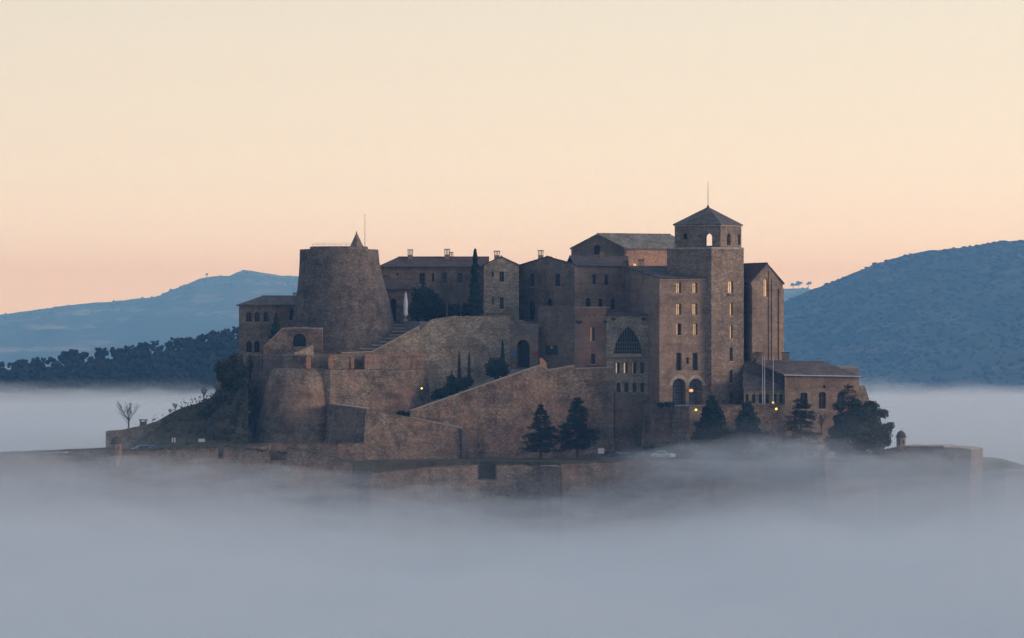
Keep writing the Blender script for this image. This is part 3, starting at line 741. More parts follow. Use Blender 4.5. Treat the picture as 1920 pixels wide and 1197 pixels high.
# house with five windows
W = [(0, 1111, 1118, 514, 534, 'seg'), (0, 1133.7, 1141, 514.5, 536, 'seg'), (0, 1099, 1108, 559, 576, 'seg'), (0, 1122, 1131, 560, 575.5, 'seg'), (0, 1145, 1153, 560, 581.5, 'seg')]
o, fc, pts, zt = B('town_house', 'flat-fronted warm stone house with five small windows between gatehouse and hotel block', 'building', [(1077.5, 916), (1173, 923), (1180, 945), (1060, 938)], [500.5, None, None, None], 690, W, 'ashlar')
roof(o, pts, zt[0], Zz(483, 931), 'roof', over=.2); chimney(o, 1075, 1087, 471, 487, 934, mat='gate'); chimney(o, 1124, 1132.5, 469, 488, 929); chimney(o, 1167, 1175.5, 490, 503, 922, mat='gate', slots=2)
# church nave
A_, B_ = Vector((X(1071, 950), 950)), Vector((X(1171, 944), 944)); dv = Vector((14.5, 9.5))
zr = Zz(441, 947)
def pxy(v): return (v.x/v.y*F+960, v.y)
W = [(0, 1114, 1125.5, 459, 478, 'arch'), ]
o, fc, pts, zt = B('church_nave', 'tall gabled church nave with grey stone slab roof left of the bell tower', 'church', [pxy(A_), pxy(B_), pxy(B_+dv), pxy(A_+dv)], [467, None, None, None], 520, W, 'gate', gables={0: [(.5, zr)], 2: [(.5, zr)]})
roof(o, pts, zt[0], zr, 'slab', turn=1, over=.3, thick=.28)
m = MB(); m.obox(fc[1].p(0, 0)[:2], fc[1].u, fc[1].n, Zz(505, 944), Zz(470, 944), .3, fc[1].L, .0, .12); m.build('side_wall', 'rose', o)
m = MB(); m.lathe((X(1190, 943), 943.2, Zz(499.5, 943)), [(.05, 0), (.22, .15), (.26, .32), (.12, .5)], 8); m.build('lantern', 'warm', o)
# bell tower
W = [(0, 1322, 1335, 438, 461, 'open', 0), (0, 1281, 1288.5, 437, 449, 'open', 0), (1, 1363, 1370, 438, 460.5, 'arch', 0, .6), (1, 1384, 1387.5, 439, 460.5, 'arch', 0, .6), (2, 1325, 1338.5, 437, 462, 'open', 0)]
zp = Zz(388.5, 913)
pl = [(1265, 909), (1351, 905), (1390, 913.6), (1304, 917.6)]
root = None
o, fc, pts, zt = B('bell_tower', 'square bell tower stage with arched openings under a pyramid roof and mast', 'tower', pl, [421, None, None, None], 466, W, 'shaft', thru=.8)
c_ = sum(pts, Vector((0, 0)))/4; ex = [c_+(p-c_)*1.055 for p in pts]; ap = Vector((c_.x, c_.y, zp)); ze = zt[0]+.02
cor = [Vector((p.x, p.y, ze)) for p in ex]
slab('roof', [[cor[i], cor[(i+1) % 4], ap] for i in range(4)], .2, 'shadeslab', o)
m = MB(); m.tube(ap-Vector((0, 0, .2)), (ap.x, ap.y, Zz(341.5, 913)), .07, .035, 6); m.lathe((ap.x, ap.y, ap.z-.1), [(.28, 0), (.2, .25), (.08, .4)], 8); m.build('mast', 'iron', o)
for e in (0, 1):
    m = MB(); m.obox(fc[e].p(0, 0)[:2], fc[e].u, fc[e].n, zt[0]-.35, zt[0]-.06, -.12, fc[e].L+.12, .003, .15); m.build('cornice', 'coping', o)
# shaft below the bell stage
W = [(1, 1365, 1375, 526, 550, 'arch', .85), (1, 1367.5, 1374, 567, 592.5, 'arch', .88), (1, 1367.5, 1374, 610, 635.5, 'arch', .85), (1, 1368, 1374, 652, 677.5, 'arch'), (1, 1368, 1374, 694, 719, 'arch'), (1, 1368.5, 1375, 736, 758, 'arch')]
o, fc, pts, zt = B('belfry_shaft', 'tall rough stone shaft with a column of narrow arched windows under the bell tower', 'tower', [(1250.5, 908), (1334, 900), (1394.5, 905), (1394, 925), (1255, 930)], [465, None, None, None, None], 800, W, 'shaft', depth=.4)
m = MB(); 
for e in (0, 1): m.obox(fc[e].p(0, 0)[:2], fc[e].u, fc[e].n, zt[0]-.3, zt[0]+.02, -.05, fc[e].L+.05, .003, .1)
m.build('string_course', 'coping', o)
m = MB(); m.obox(fc[1].p(fc[1].uz(1370, 551)[0], 0)[:2], fc[1].u, fc[1].n, Zz(554.5, 903), Zz(551, 903), -.75, .75, .0, .3); m.build('balcony_slab', 'gate', o)
# hotel block
W = []
for c0 in (1268, 1298.5):
    W += [(0+1, c0, c0+9.3, 530.5, 550.5, 'rect', .78), (1, c0, c0+9.3, 569.5, 591, 'rect', .78), (1, c0+(.4 if c0 < 1280 else 1.2), c0+9.6, 607, 629, 'rect', .42 if c0 < 1280 else .78), (1, c0+.3, c0+9.8, 662, 695, 'rect', 0)]
W += [(1, 1287, 1291.7, 670.5, 683, 'slot'), (1, 1261, 1285.5, 710, 760, 'bigarch', 0, 2.1), (1, 1292, 1317, 710, 760, 'bigarch', 0, 2.1)]
o, fc, pts, zt = B('hotel_block', 'tall stone block with lit window pairs and two great arches below', 'building', [(1172, 922), (1236.5, 898), (1333, 901.5), (1330, 922)], [501, 522.5, 522.5, 501], 775, W, 'ashlar', depth=.6)
f4 = [Vector((p.x, p.y, z)) for p, z in zip(pts, zt)]
u_, n_ = fc[1].u, fc[1].n
f4[1] += Vector((n_.x*.4-.15, n_.y*.4, .12)); f4[2] += Vector((n_.x*.4+.1, n_.y*.4, .12)); f4[0] += Vector((-.3, 0, .22)); f4[3] += Vector((0, 0, .22))
slab('roof', [f4], .22, 'roof', o); chimney(o, 1196, 1208, 487, 508, 914); chimney(o, 1264, 1275.5, 494, 509, 913, mat='gate')
m = MB(); m.obox(fc[1].p(0, 0)[:2], fc[1].u, fc[1].n, zt[1]-.3, zt[1]-.1, .0, fc[1].L, .003, .14); m.build('cornice', 'coping', o)
m = MB(); u0 = fc[1].upx(1256); u1 = fc[1].upx(1321); m.tube(fc[1].p(u0, Zz(731, 899), .12), fc[1].p(u1, Zz(731, 899), .12), .035, .035, 5); m.build('tie_bar', 'iron', o)
for c0, c1 in ((1261, 1285.5), (1292, 1317)):      # voussoir rings
    r = fc[1].rect(c0, c1, 710, 760); hw = (r[1]-r[0])/2; cxu = (r[0]+r[1])/2; zc_ = r[3]-hw
    for k in range(11):
        a0, a1 = math.pi*(k+.04)/11, math.pi*(k+.96)/11; q = []
        for d_ in (-.05, .06):
            for (rr2, an) in ((hw+.01, a0), (hw+.62, a0), (hw+.62, a1), (hw+.01, a1)): q.append(fc[1].p(cxu+rr2*math.cos(an), zc_+rr2*math.sin(an), d_))
        mesh('voussoir', q, [(4, 5, 6, 7), (0, 1, 5, 4), (1, 2, 6, 5), (2, 3, 7, 6), (3, 0, 4, 7)], 'coping', o)
for c0 in (1268, 1298.5):      # balcony rails of the tall windows
    r = fc[1].rect(c0, c0+9.5, 680, 696); m = MB()
    for k in range(7): uu = r[0]+(r[1]-r[0])*k/6; m.tube(fc[1].p(uu, r[2], .12), fc[1].p(uu, r[3]-.2, .12), .02, .02, 4)
    m.tube(fc[1].p(r[0], r[3]-.2, .12), fc[1].p(r[1], r[3]-.2, .12), .025, .025, 4); m.build('balcony_rail', 'iron', o)
for row in (551.5, 592, 630):      # smooth aprons under the windows
    for c0 in (1266.5, 1297):
        r = fc[1].rect(c0, c0+12.5, row+2, row+9); m = MB(); m.obox(fc[1].p((r[0]+r[1])/2, 0)[:2], fc[1].u, fc[1].n, r[2], r[3], -(r[1]-r[0])/2, (r[1]-r[0])/2, -.02, .025); m.build('apron', 'ashlar', o)
m = MB(); ls = fc[1].p(fc[1].upx(1294.8), Zz(733, 899), .25); m.lathe((ls[0], ls[1], ls[2]-.28), [(.05, 0), (.36, .14), (.42, .34), (.25, .58)], 10); lf = m.build('lantern', 'warm', o)

# lower gatehouse front, portal
W = []
o, fc, pts, zt = B('shaded_gatehouse', 'plain shaded stone wall block carrying the dark emblem panel', 'building', [(1009, 917), (1078.5, 909), (1080, 918), (1012, 924)], [576.5, None, None, None], 700, W, 'house')
m = MB(); m.obox(fc[0].p(0, 0)[:2], fc[0].u, fc[0].n, zt[0]-.02, zt[0]+.22, -.1, fc[0].L+.05, -.6, .12); m.build('coping', 'gate', o)
W = [(0, 968.7, 992.8, 637, 690, 'door', 0, 2.2)]
o, fc, pts, zt = B('gate_portal', 'dark stone portal with round-arched doorway under a heavy cornice', 'gate', [(955.5, 914.5), (1009.5, 913.5), (1010, 921), (955, 921)], [611.5, None, None, None], 700, W, 'gate')
m = MB(); m.obox(fc[0].p(0, 0)[:2], fc[0].u, fc[0].n, zt[0]-.1, zt[0]+.35, -.25, fc[0].L+.25, -.6, .35); m.obox(fc[0].p(0, 0)[:2], fc[0].u, fc[0].n, zt[0]-.45, zt[0]-.104, -.1, fc[0].L+.1, -.3, .18); m.build('cornice', 'gate', o)
m = MB(); m.obox(fc[0].p(0, 0)[:2], fc[0].u, fc[0].n, zt[0]+.354, zt[0]+1.15, .9, 2.7, -.6, .1); m.build('coat_of_arms', 'gate', o)
r = fc[0].rect(968.7, 992.8, 637, 690); hw = (r[1]-r[0])/2; cxu = (r[0]+r[1])/2; zc_ = r[3]-hw
for k in range(13):
    a0, a1 = math.pi*(k+.04)/13, math.pi*(k+.96)/13; q = []
    for d_ in (-.05, .1):
        for (rr2, an) in ((hw+.01, a0), (hw+.85, a0), (hw+.85, a1), (hw+.01, a1)): q.append(fc[0].p(cxu+rr2*math.cos(an), zc_+rr2*math.sin(an), d_))
    mesh('voussoir', q, [(4, 5, 6, 7), (0, 1, 5, 4), (1, 2, 6, 5), (2, 3, 7, 6), (3, 0, 4, 7)], 'ashlar', o)
# pink tower
W = [(0, 1106, 1110.2, 613, 640, 'arch', .5), (0, 1110.9, 1115, 613, 640, 'arch'), (0, 1108, 1116, 664, 683, 'rect'), (0, 1104.4, 1106, 588.5, 593.5, 'slot'), (0, 1114.3, 1116, 588.5, 593.5, 'slot')]
o, fc, pts, zt = B('pink_tower', 'square tower faced in pink plaster with stone corners and a twin-light window', 'tower', [(1078, 908), (1137, 906), (1139, 915), (1080, 918)], [577.5, None, None, None], 700, W, 'pinkplaster')
f0 = fc[0]
for k in range(17):
    za = zt[0]-.75*(k+1); 
    for s_ in (0, 1):
        m = MB(); wd = (.95 if (k+s_) % 2 else .62); a0, a1 = (0-.02, wd) if s_ == 0 else (f0.L-wd, f0.L+.02)
        m.obox(f0.p(0, 0)[:2], f0.u, f0.n, za+.015, za+.735, a0, a1, -.1, .045); m.build('quoin', 'ashlar', o)
m = MB(); m.obox(f0.p(0, 0)[:2], f0.u, f0.n, zt[0]-.02, zt[0]+.2, -.12, f0.L+.12, -2, .14); m.build('coping', 'coping', o)
for px in (1086, 1137.8):
    m = MB(); u = f0.upx(px); m.obox(f0.p(u, 0)[:2], f0.u, f0.n, Zz(605.5, 907), Zz(601.5, 907), -.5, .5, .02, .7); m.obox(f0.p(u, 0)[:2], f0.u, f0.n, Zz(607.5, 907), Zz(605.6, 907), -.2, .2, .02, .35); m.build('floodlight', 'iron', o)
# chapel wall with the great pointed window
W = [(0, 1151, 1204.5, 612, 668, 'point', 0, 1.3)]
for i, px in enumerate((1154.7, 1169.7, 1186, 1200.7)): W.append((0, px, px+7.4, 680, 701, 'rect', (.4, .5, .2, 0)[i]))
for px in (1156, 1171, 1186.2, 1201): W.append((0, px, px+7.2, 718, 737.5, 'arch'))
o, fc, pts, zt = B('chapel_hall', 'pale stone hall with a great pointed barred window and two rows of small openings', 'building', [(1137, 904.5), (1223.5, 906), (1226, 918), (1140, 915)], [592, None, None, None], 870, W, 'pale', depth=.5)
f0 = fc[0]
fl = [Vector(f0.p(-.05, zt[0]+.2, .35)), Vector(f0.p(f0.L+.1, zt[0]+.2, .35)), Vector(f0.p(f0.L+.1, zt[0]+.75, -8)), Vector(f0.p(-.05, zt[0]+.75, -8))]
slab('roof', [fl], .2, 'roof', o)
for px in (1150, 1206.5):
    m = MB(); u = f0.upx(px); m.obox(f0.p(u, 0)[:2], f0.u, f0.n, Zz(600, 905), Zz(596.5, 905), -.4, .4, .02, .6); m.obox(f0.p(u, 0)[:2], f0.u, f0.n, Zz(602, 905), Zz(600.1, 905), -.15, .15, .02, .3); m.build('floodlight', 'iron', o)
r = f0.rect(1151, 1204.5, 612, 668); hs = hole_shape(*r, 'point'); cu = (r[0]+r[1])/2
def half(z): t = (z-r[2])/(r[3]-r[2]); return (r[1]-r[0])/2*(1-t**2.3)
for k in range(-5, 6):
    uu = cu+k*.45; 
    ztop = r[3]-.1
    while half(ztop) < abs(k*.45)+.03 and ztop > r[2]: ztop -= .06
    if ztop > r[2]+.6: m = MB(); m.obox(f0.p(uu, 0)[:2], f0.u, f0.n, r[2]+.45, ztop, -.03, .03, -1.0, -.93); m.build('window_bar', 'bar', o)
for zz in (r[2]+1.0, r[2]+1.75, r[2]+2.5):
    hw = half(zz)-.03; m = MB(); m.obox(f0.p(cu, 0)[:2], f0.u, f0.n, zz-.04, zz+.04, -hw, hw, -.926, -.86); m.build('window_bar', 'bar', o)
m = MB(); m.obox(f0.p(cu, 0)[:2], f0.u, f0.n, r[2], r[2]+.45, -half(r[2])+.03, half(r[2])-.03, -1.05, -.7); m.build('window_sill', 'coping', o)
m = MB(); u0, u1 = f0.upx(1139), f0.upx(1222); m.obox(f0.p(0, 0)[:2], f0.u, f0.n, Zz(672, 905), Zz(669.7, 905), u0, u1, -.1, .3); m.build('ledge', 'gate', o)
m = MB(); u0, u1 = f0.upx(1145.5), f0.upx(1152); 
m.obox(f0.p(0, 0)[:2], f0.u, f0.n, Zz(872, 905), Zz(735, 905), f0.upx(1152), f0.upx(1223), -.2, .35); m.build('plinth', 'wall', o)
# apse with pilaster bands
W = [(1, 1432, 1439.3, 522, 557, 'arch', .97, .3)]
zr = Zz(496, 909)
o, fc, pts, zt = B('apse', 'tall gabled church end with pilaster strips and a glowing arched window', 'church', [(1345, 926), (1408.5, 905), (1468, 910), (1404, 931)], [531, 531, None, None], 700, W, 'ashlar', gables={1: [(.5, zr)], 3: [(.5, zr)]})
zt2 = zt[1]; roof(o, pts, zt2, zr, 'roof', turn=2, over=.3)
f1 = fc[1]
for (pa, pb, top) in ((1408.6, 1429.2, 535), (1432.2, 1432.2, 0), (1445.5, 1455.6, 524), (1459, 1468, 541)):
    if top == 0: continue
    u0, u1 = f1.upx(pa), f1.upx(pb); m = MB(); m.obox(f1.p(0, 0)[:2], f1.u, f1.n, Zz(700, 907), Zz(top, 907), u0, u1, -.05, .28); m.build('pilaster', 'ashlar', o)
u0, u1 = f1.upx(1440.5), f1.upx(1444); m = MB(); m.obox(f1.p(0, 0)[:2], f1.u, f1.n, Zz(700, 907), Zz(508, 907), u0, u1, -.05, .2); m.build('pilaster', 'ashlar', o)
# low hall and its lean-to
W = [(0, 1501, 1514, 736, 767, 'seg', 0, .3), (0, 1535.5, 1548.5, 735, 767, 'seg', 0, .3), (0, 1570, 1583, 736, 767, 'seg', 0, .3), (0, 1543.5, 1547.5, 722.5, 728, 'slot')]
o, fc, pts, zt = B('low_hall', 'low stone hall with brown hipped roof and three tall arched windows', 'building', [(1471.5, 893), (1610.5, 897), (1606, 912), (1468, 908)], [705, None, None, None], 860, W, 'ashlar')
A1 = Vector(P(1470, 702.5, 892.5)); B1 = Vector(P(1614.5, 705, 896.5)); R1 = Vector(P(1405, 675.5, 906)); R2 = Vector(P(1543, 677, 904)); C1 = Vector((B1.x, 912.5, B1.z)); D1 = Vector((R1.x, 912.5, A1.z))
slab('roof', [[A1, B1, R2, R1], [B1, C1, R2], [C1, D1, R1, R2]], .2, 'roofbrown', o)
m = MB(); m.tube(A1+Vector((0, -.12, -.12)), B1+Vector((0, -.12, -.12)), .11, .11, 6); m.build('gutter', 'steel', o)
chimney(o, 1416.5, 1430, 660.5, 676, 905, mat='gate', slots=4); chimney(o, 1465, 1481, 660.5, 676, 905, mat='gate', slots=4)
m = MB(); q = plan2([(1608, 899), (1621.5, 899), (1621.5, 908), (1608, 908)]); vs, fs, tf = prism_pts(q, Zz(724, 899), Zz(860, 899), 0.0); vs[5] = (vs[5][0]+4.2, vs[5][1], vs[5][2]); vs[6] = (vs[6][0]+4.2, vs[6][1], vs[6][2]); mesh('buttress', vs, fs+[tf], 'pale', o)
W = [(0, px, px+6, 739, 757, 'arch', 0, .3) for px in (1398, 1410.2, 1423, 1436, 1449.5, 1461.5)]
o, fc, pts, zt = B('lean_to', 'low lean-to gallery with six small arched windows under a sloping tiled roof', 'building', [(1394.6, 894.5), (1471.4, 895), (1471.2, 906), (1395, 906)], [729, None, None, None], 790, W, 'pale')
q = [P(1393, 728.5, 894), P(1471.3, 728.5, 894.3), P(1471.0, 690, 905), P(1393, 690, 905)]; slab('roof', [q], .2, 'roofbrown', o)
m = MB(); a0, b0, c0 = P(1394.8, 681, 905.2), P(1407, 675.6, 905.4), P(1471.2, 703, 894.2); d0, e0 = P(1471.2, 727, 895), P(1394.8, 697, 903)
mesh('shaded_gable', [a0, b0, c0, d0, e0], [(0, 1, 2, 3, 4)], 'roof', o)  # wall in shade; its shade is painted by the dark roof colour
# ------------------------------------------------------------------ walls and bastions
screen('retaining_wall', 'high pale rubble wall holding up the courtyard above the ramp', 'wall', (786, 912), (956, 914.5), [(786, 622), (791, 619), (808, 602), (830, 597.5), (855, 594.5), (954, 593.5), (956, 594)], 800, 1.2, 'pale', coping='pale', jitter=.1, cop_h=.12)
screen('stair_wall', 'sloping rubble wall beside the stairs at the foot of the round tower', 'wall', (640, 908), (787, 911.6), [(640, 663), (700, 660), (708, 655.5), (787, 613)], 700, .9, 'pale', coping='coping', cop_h=.16)
root = thing('staircase', P(745, 665, 918), 'broad stone stairs climbing between the round tower and the courtyard wall', 'stairs')
for k in range(9):
    y0 = 913.4+1.3*k; z = Zz(661.5-6.4*k, 918); m = MB(); m.box(X(668+6*k, 918), y0, z-3.5, X(797, 918), y0+2.2+(9-k)*.0, z); m.build('step', 'gate', root)
    m = MB(); m.box(X(668+6*k, 918), y0-.08, z+.003, X(797, 918), y0+1.2, z+.24); m.build('pale_tread_strip', 'coping', root)  # paler strip added, painting light treads against the darker risers
root_, fcw = screen('ramp_wall', 'long sloping parapet wall climbing beside the entrance ramp', 'wall', (769, 897), (1150, 904), [(769, 771), (800, 760.5), (850, 743), (900, 725), (950, 707.5), (1012, 686), (1020, 690), (1028, 695.5), (1055, 690), (1078, 686), (1079, 692), (1150, 690)], 880, 1.0, 'wall', coping='coping', batter=.025, cop_h=.16)
for i in range(9):      # loopholes
    px = 795+i*24; u, z = fcw.uz(px, 771-8.9*i*.98+17); m = MB(); m.obox(fcw.p(u, z)[:2], fcw.u, fcw.n, z-.35, z+.35, -.12, .12, -.1, .03); q = m.build('loophole', 'redstone', root_)
m = MB(); 
pf = [(1012, 671), (1015.5, 671.5), (1021, 676), (1025.5, 683), (1025.5, 712), (1012, 706)]
vs = [P(a_, b_, 902.0) for a_, b_ in pf]+[P(a_, b_, 903.2) for a_, b_ in pf]; n = len(pf)
o = mesh('gate_pier', vs, [tuple(range(n-1, -1, -1)), tuple(range(n, 2*n))]+[(i, (i+1) % n, n+(i+1) % n, n+i) for i in range(n)], 'redstone'); tag(o, 'rounded reddish stone pier standing in the ramp wall', 'pier')

# round bastion
BP = [(455, 924), (474, 918), (500, 911), (530, 905), (555, 902), (590, 900), (619, 899), (690, 901), (750, 904), (800, 911.5), (800, 924), (455, 936)]
bt, bpts, bz = bastion('round_bastion', 'great rounded stone bastion with gun embrasures below the round tower', 'bastion', BP, 691, 850, 2.0, 'wall', 'gravel')
def merlon(pa, pb, pyt, thick=2.4, mat='wall'):
    """parapet block between two photograph columns, following the bastion's edge"""
    vis = BP[:10]; cols = [pa]+[p for p, _ in vis if pa+2 < p < pb-2]+[pb]
    xs = np.interp(cols, [p for p, _ in vis], [y for _, y in vis]); pts = plan2(list(zip(cols, xs))); k = len(pts); inn = []
    for i in range(k):
        d = (pts[min(k-1, i+1)]-pts[max(0, i-1)]).normalized(); inn.append(pts[i]-Vector((d.y, -d.x))*thick)
    z1 = Zz(pyt, 898); z0 = Zz(693, 898); ring = pts+inn[::-1]; n = 2*k
    vs = [(p.x, p.y, z0) for p in ring]+[(p.x, p.y, z1+.08*noise.noise(Vector((p.x, p.y, 0)))) for p in ring]
    o = mesh('merlon', vs, [tuple(range(n, 2*n))]+[(i, (i+1) % n, n+(i+1) % n, n+i) for i in range(n)], mat, bt)
    m = MB(); 
    cs = [(p.x, p.y, z1+.09) for p in ring]; o2 = mesh('merlon_top', cs+[(x, y, z+.14) for x, y, z in cs], [tuple(range(n, 2*n))]+[(i, (i+1) % n, n+(i+1) % n, n+i) for i in range(n)], 'redstone' if pa > 600 else 'coping', o)
    return o
merlon(456, 491, 669); merlon(530, 576, 668); merlon(619, 662, 669); merlon(685, 799, 668.5)
for (pa, pb, yy) in ((574, 582, 897.2), (658, 663.5, 900), (684, 687, 900.9), (616, 623, 898.2)):     # red brick cheeks of the embrasures
    m = MB(); m.box(X(pa, yy), yy-.2, Zz(691, yy), X(pb, yy), yy+1.6, Zz(670, yy)); q = m.build('embrasure_cheek', 'redstone', bt); q['label'] = 'orange brick cheek of the gun embrasure'
m = MB(); m.lathe((X(455, 921), 921.5, 0), [(2.3, Zz(850, 905)), (1.7, Zz(700, 905)), (1.6, Zz(664, 905))], 20); m.build('corner_turret', 'wall', bt, True)
cxb = X(561, 903); prb = [(850, 90), (831, 86), (790, 76), (750, 67), (715, 59), (700, 54), (691, 47), (690.5, 20)]
m = MB(); m.lathe((cxb, 903, 0), [(a_*.1009, Zz(b_, 905)) for b_, a_ in prb], 48, False); m.build('rounded_face', 'wall', bt, True)
flat('bastion_terrace', [(472, 923), (500, 910), (560, 903), (620, 903), (700, 905.5), (752, 908), (797, 914), (797, 927), (472, 935)], Zz(664.5, 905), 'gate', 4)
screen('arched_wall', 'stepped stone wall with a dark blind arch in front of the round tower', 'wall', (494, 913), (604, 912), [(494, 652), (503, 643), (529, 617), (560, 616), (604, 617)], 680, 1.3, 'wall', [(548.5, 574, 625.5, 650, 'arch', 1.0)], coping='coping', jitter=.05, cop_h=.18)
screen('ramp_parapet', 'low diagonal stone parapet on the bastion terrace', 'wall', (552, 908), (588, 910), [(552, 662), (560, 659), (586, 647.5), (588, 647.5)], 680, .6, 'pale')

# lower bastion in front
W3 = [(617, 895), (686, 884), (868, 890), (868, 899), (620, 905)]
lb, lpts, lz = bastion('lower_bastion', 'angular lower bastion with one shaded and one lit face under the ramp', 'bastion', W3, 767, 895, 1.6, 'wall', 'gravel', pys=[758, 767.5, 806, 800, 758])
fcl = Facade(lpts[0], lpts[1])
for i, px in enumerate((693, 701, 710, 718, 727, 736)):
    m = MB(); x, y = X(px, 884.4), 884.3+(px-686)/182*6-.32; z = Zz(801, 885)+.0; m.box(x-.1, y-.06, z-.35, x+.1, y+.3, z+.35); m.build('loophole', 'redstone', lb)
fcr = Facade(lpts[1], lpts[2])
m = MB(); 
cq = [Vector(fcr.p(0, Zz(767.5, 884), .1)), Vector(fcr.p(fcr.L, Zz(806, 890), .1)), Vector(fcr.p(fcr.L, Zz(806, 890)+.02, -1.0)), Vector(fcr.p(0, Zz(767.5, 884)+.02, -1.0))]
slab('coping', [[v+Vector((0, 0, .16)) for v in cq]], .15, 'wall', lb)
cq = [Vector(fcl.p(0, Zz(758, 895), .1)), Vector(fcl.p(fcl.L-.15, Zz(767.5, 884), .1)), Vector(fcl.p(fcl.L-.15, Zz(767.5, 884)+.02, -.8)), Vector(fcl.p(0, Zz(758, 895)+.02, -.8))]
slab('coping', [[v+Vector((0, 0, .2)) for v in cq]], .19, 'coping', lb)
screen('berm_wall', 'low weathered wall running east from the lower bastion behind the two cedars', 'wall', (866, 892), (1152, 897), [(866, 806), (900, 808), (984, 814), (1060, 822), (1152, 835)], 895, 2.5, 'wall', batter=.03, jitter=.06)
m = MB(); m.box(X(866, 889), 888.6, Zz(880, 889), X(874, 889), 891, Zz(805.5, 889)); o = m.build('buttress', 'gate'); tag(o, 'narrow dark stone buttress at the corner of the lower bastion', 'buttress')
screen('base_parapet', 'low grassy parapet along the foot of the round bastion', 'wall', (466, 879), (684, 879.5), [(466, 834), (560, 832), (684, 833)], 880, 1.0, 'wall', coping='wall', jitter=.08, cop_h=.1)

# terrace wall below the hotel
tw, tp, tz = bastion('hotel_terrace', 'terrace wall in front of the hotel block, one face dark and one lit', 'wall', [(1208, 899), (1293, 886), (1471, 890), (1471, 900), (1333, 905), (1230, 905)], 759.5, 880, .8, 'wall', 'paving')
f0 = Facade(tp[1], tp[2]); m = MB(); m.obox(f0.p(0, 0)[:2], f0.u, f0.n, tz-.05, tz+.14, 0, f0.L, -.5, .1); m.build('coping', 'gate', tw)

# outer ramparts half sunk in the fog
RG = 'outer ramparts rising from the fog'
def rampart(label, a, b, prof, grassy=True, thick=2.2, openings=(), bt=.08):
    o, f = screen('rampart', label, 'wall', a, b, prof, 1150, thick, 'wall', openings, batter=bt, coping='grass' if grassy else 'coping', group=RG, jitter=.12 if grassy else .03, cop_h=.14)
    return o
rampart('low grassy rampart at the far west end, left of the domed sentry box', (-420, 884), (207, 878), [(-420, 872), (-100, 860), (0, 855.5), (65, 851.5), (122, 851.5), (150, 847), (207, 841)])
rampart('long grassy rampart with two gun embrasures right of the domed sentry box', (207, 878), (660, 874), [(207, 848), (240, 846), (330, 841), (409, 837), (409.1, 862), (419, 862), (419.1, 837), (460, 836), (505, 836), (505.1, 864), (539, 864), (539.1, 839), (600, 850), (640, 862), (660, 870)])
rampart('shaded left face of the outer bastion at the terrace corner', (600, 884), (696, 868), [(600, 882), (640, 884), (696, 888)])
rampart('lit right face of the outer bastion with curving grass top and one embrasure', (696, 868), (1015, 873), [(696, 888.5), (760, 882), (830, 875), (896, 872), (896.1, 900), (931, 900), (931.1, 873), (975, 872), (1015, 873)], openings=[(743, 765, 958, 972, 'seg', 1.2), (902, 933, 955, 979, 'seg', 1.0)])
rampart('stout leaning corner buttress of the outer wall', (1011, 873), (1053, 866.5), [(1011, 874), (1053, 876)], grassy=False)
rampart('long outer wall below the parked pale car', (1053, 866.5), (1300, 874), [(1053, 871), (1150, 867), (1250, 862), (1300, 862)])
rampart('outer wall under the conifers, nearly lost in fog', (1300, 874), (1546, 876), [(1300, 862), (1400, 864), (1546, 867)])
rampart('foggy outer wall right of the small sentry box', (1546, 872), (1642, 884), [(1546, 870), (1600, 869), (1642, 868)], grassy=False)
rampart('east bastion wall with a level top beside the tall sentry box', (1640, 886), (1821, 880), [(1640, 848), (1690, 837.5), (1768, 837.5), (1772, 840), (1800, 841), (1821, 843)], grassy=False, thick=9, bt=.14)
rampart('low outlying wall at the far east edge of the fog', (1884, 890), (2150, 890), [(1884, 884), (1990, 884), (2150, 886)], grassy=False, thick=6)

def sentry(px, pyb, Y, wpx, pyt, label, dome=.36):
    r = wpx/F*Y/2; b = P(px, pyb, Y); H = (pyb-pyt)/F*Y; root = thing('sentry_box', b, label, 'sentry box', 'domed sentry boxes'); n = 14
    hd = H*dome; m = MB(); m.lathe((b.x, b.y, b.z-2.2), [(r*.35, -.6), (r*.6, .4), (r*1.02, 2.0), (r*1.02, 2.2), (r*.93, 2.25), (r*.93, 2.2+H-hd-.12)], n); m.build('wall', 'ashlar', root)
    m = MB(); m.lathe((b.x, b.y, b.z+H-hd-.12), [(r*.95, 0), (r*1.14, .06), (r*1.14, .2), (r*.98, .24)], n); m.build('cornice', 'dome', root)
    m = MB(); m.lathe((b.x, b.y, b.z+H-hd+.12), [(r*.97*math.cos(t), (hd-.35)*math.sin(t)) for t in (0, .25, .5, .75, 1.0, 1.25, 1.5)], n); d = m.build('dome', 'dome', root)
    m = MB(); m.lathe((b.x, b.y, b.z+H-.3), [(r*.12, 0), (r*.2, .12), (r*.08, .22), (.02, .36)], 8); m.build('finial', 'gate', d)
    for dx in (-.45, .45):
        m = MB(); yy = b.y-r*.93*math.sqrt(1-dx*dx); m.box(b.x+dx*r-.09, yy-.05, b.z+.25*(H-hd), b.x+dx*r+.09, yy+.12, b.z+.7*(H-hd)); m.build('loophole', 'dark', root)
sentry(218.3, 848, 877, 21, 817, 'domed sentry box on the west rampart before the bare tree', .48)
sentry(1689.5, 838, 885, 18.5, 806, 'tall domed sentry box rising from the east bastion wall', .42)
sentry(1545, 868, 873, 16, 841, 'small sentry box half lost in fog under the big pine', .45)

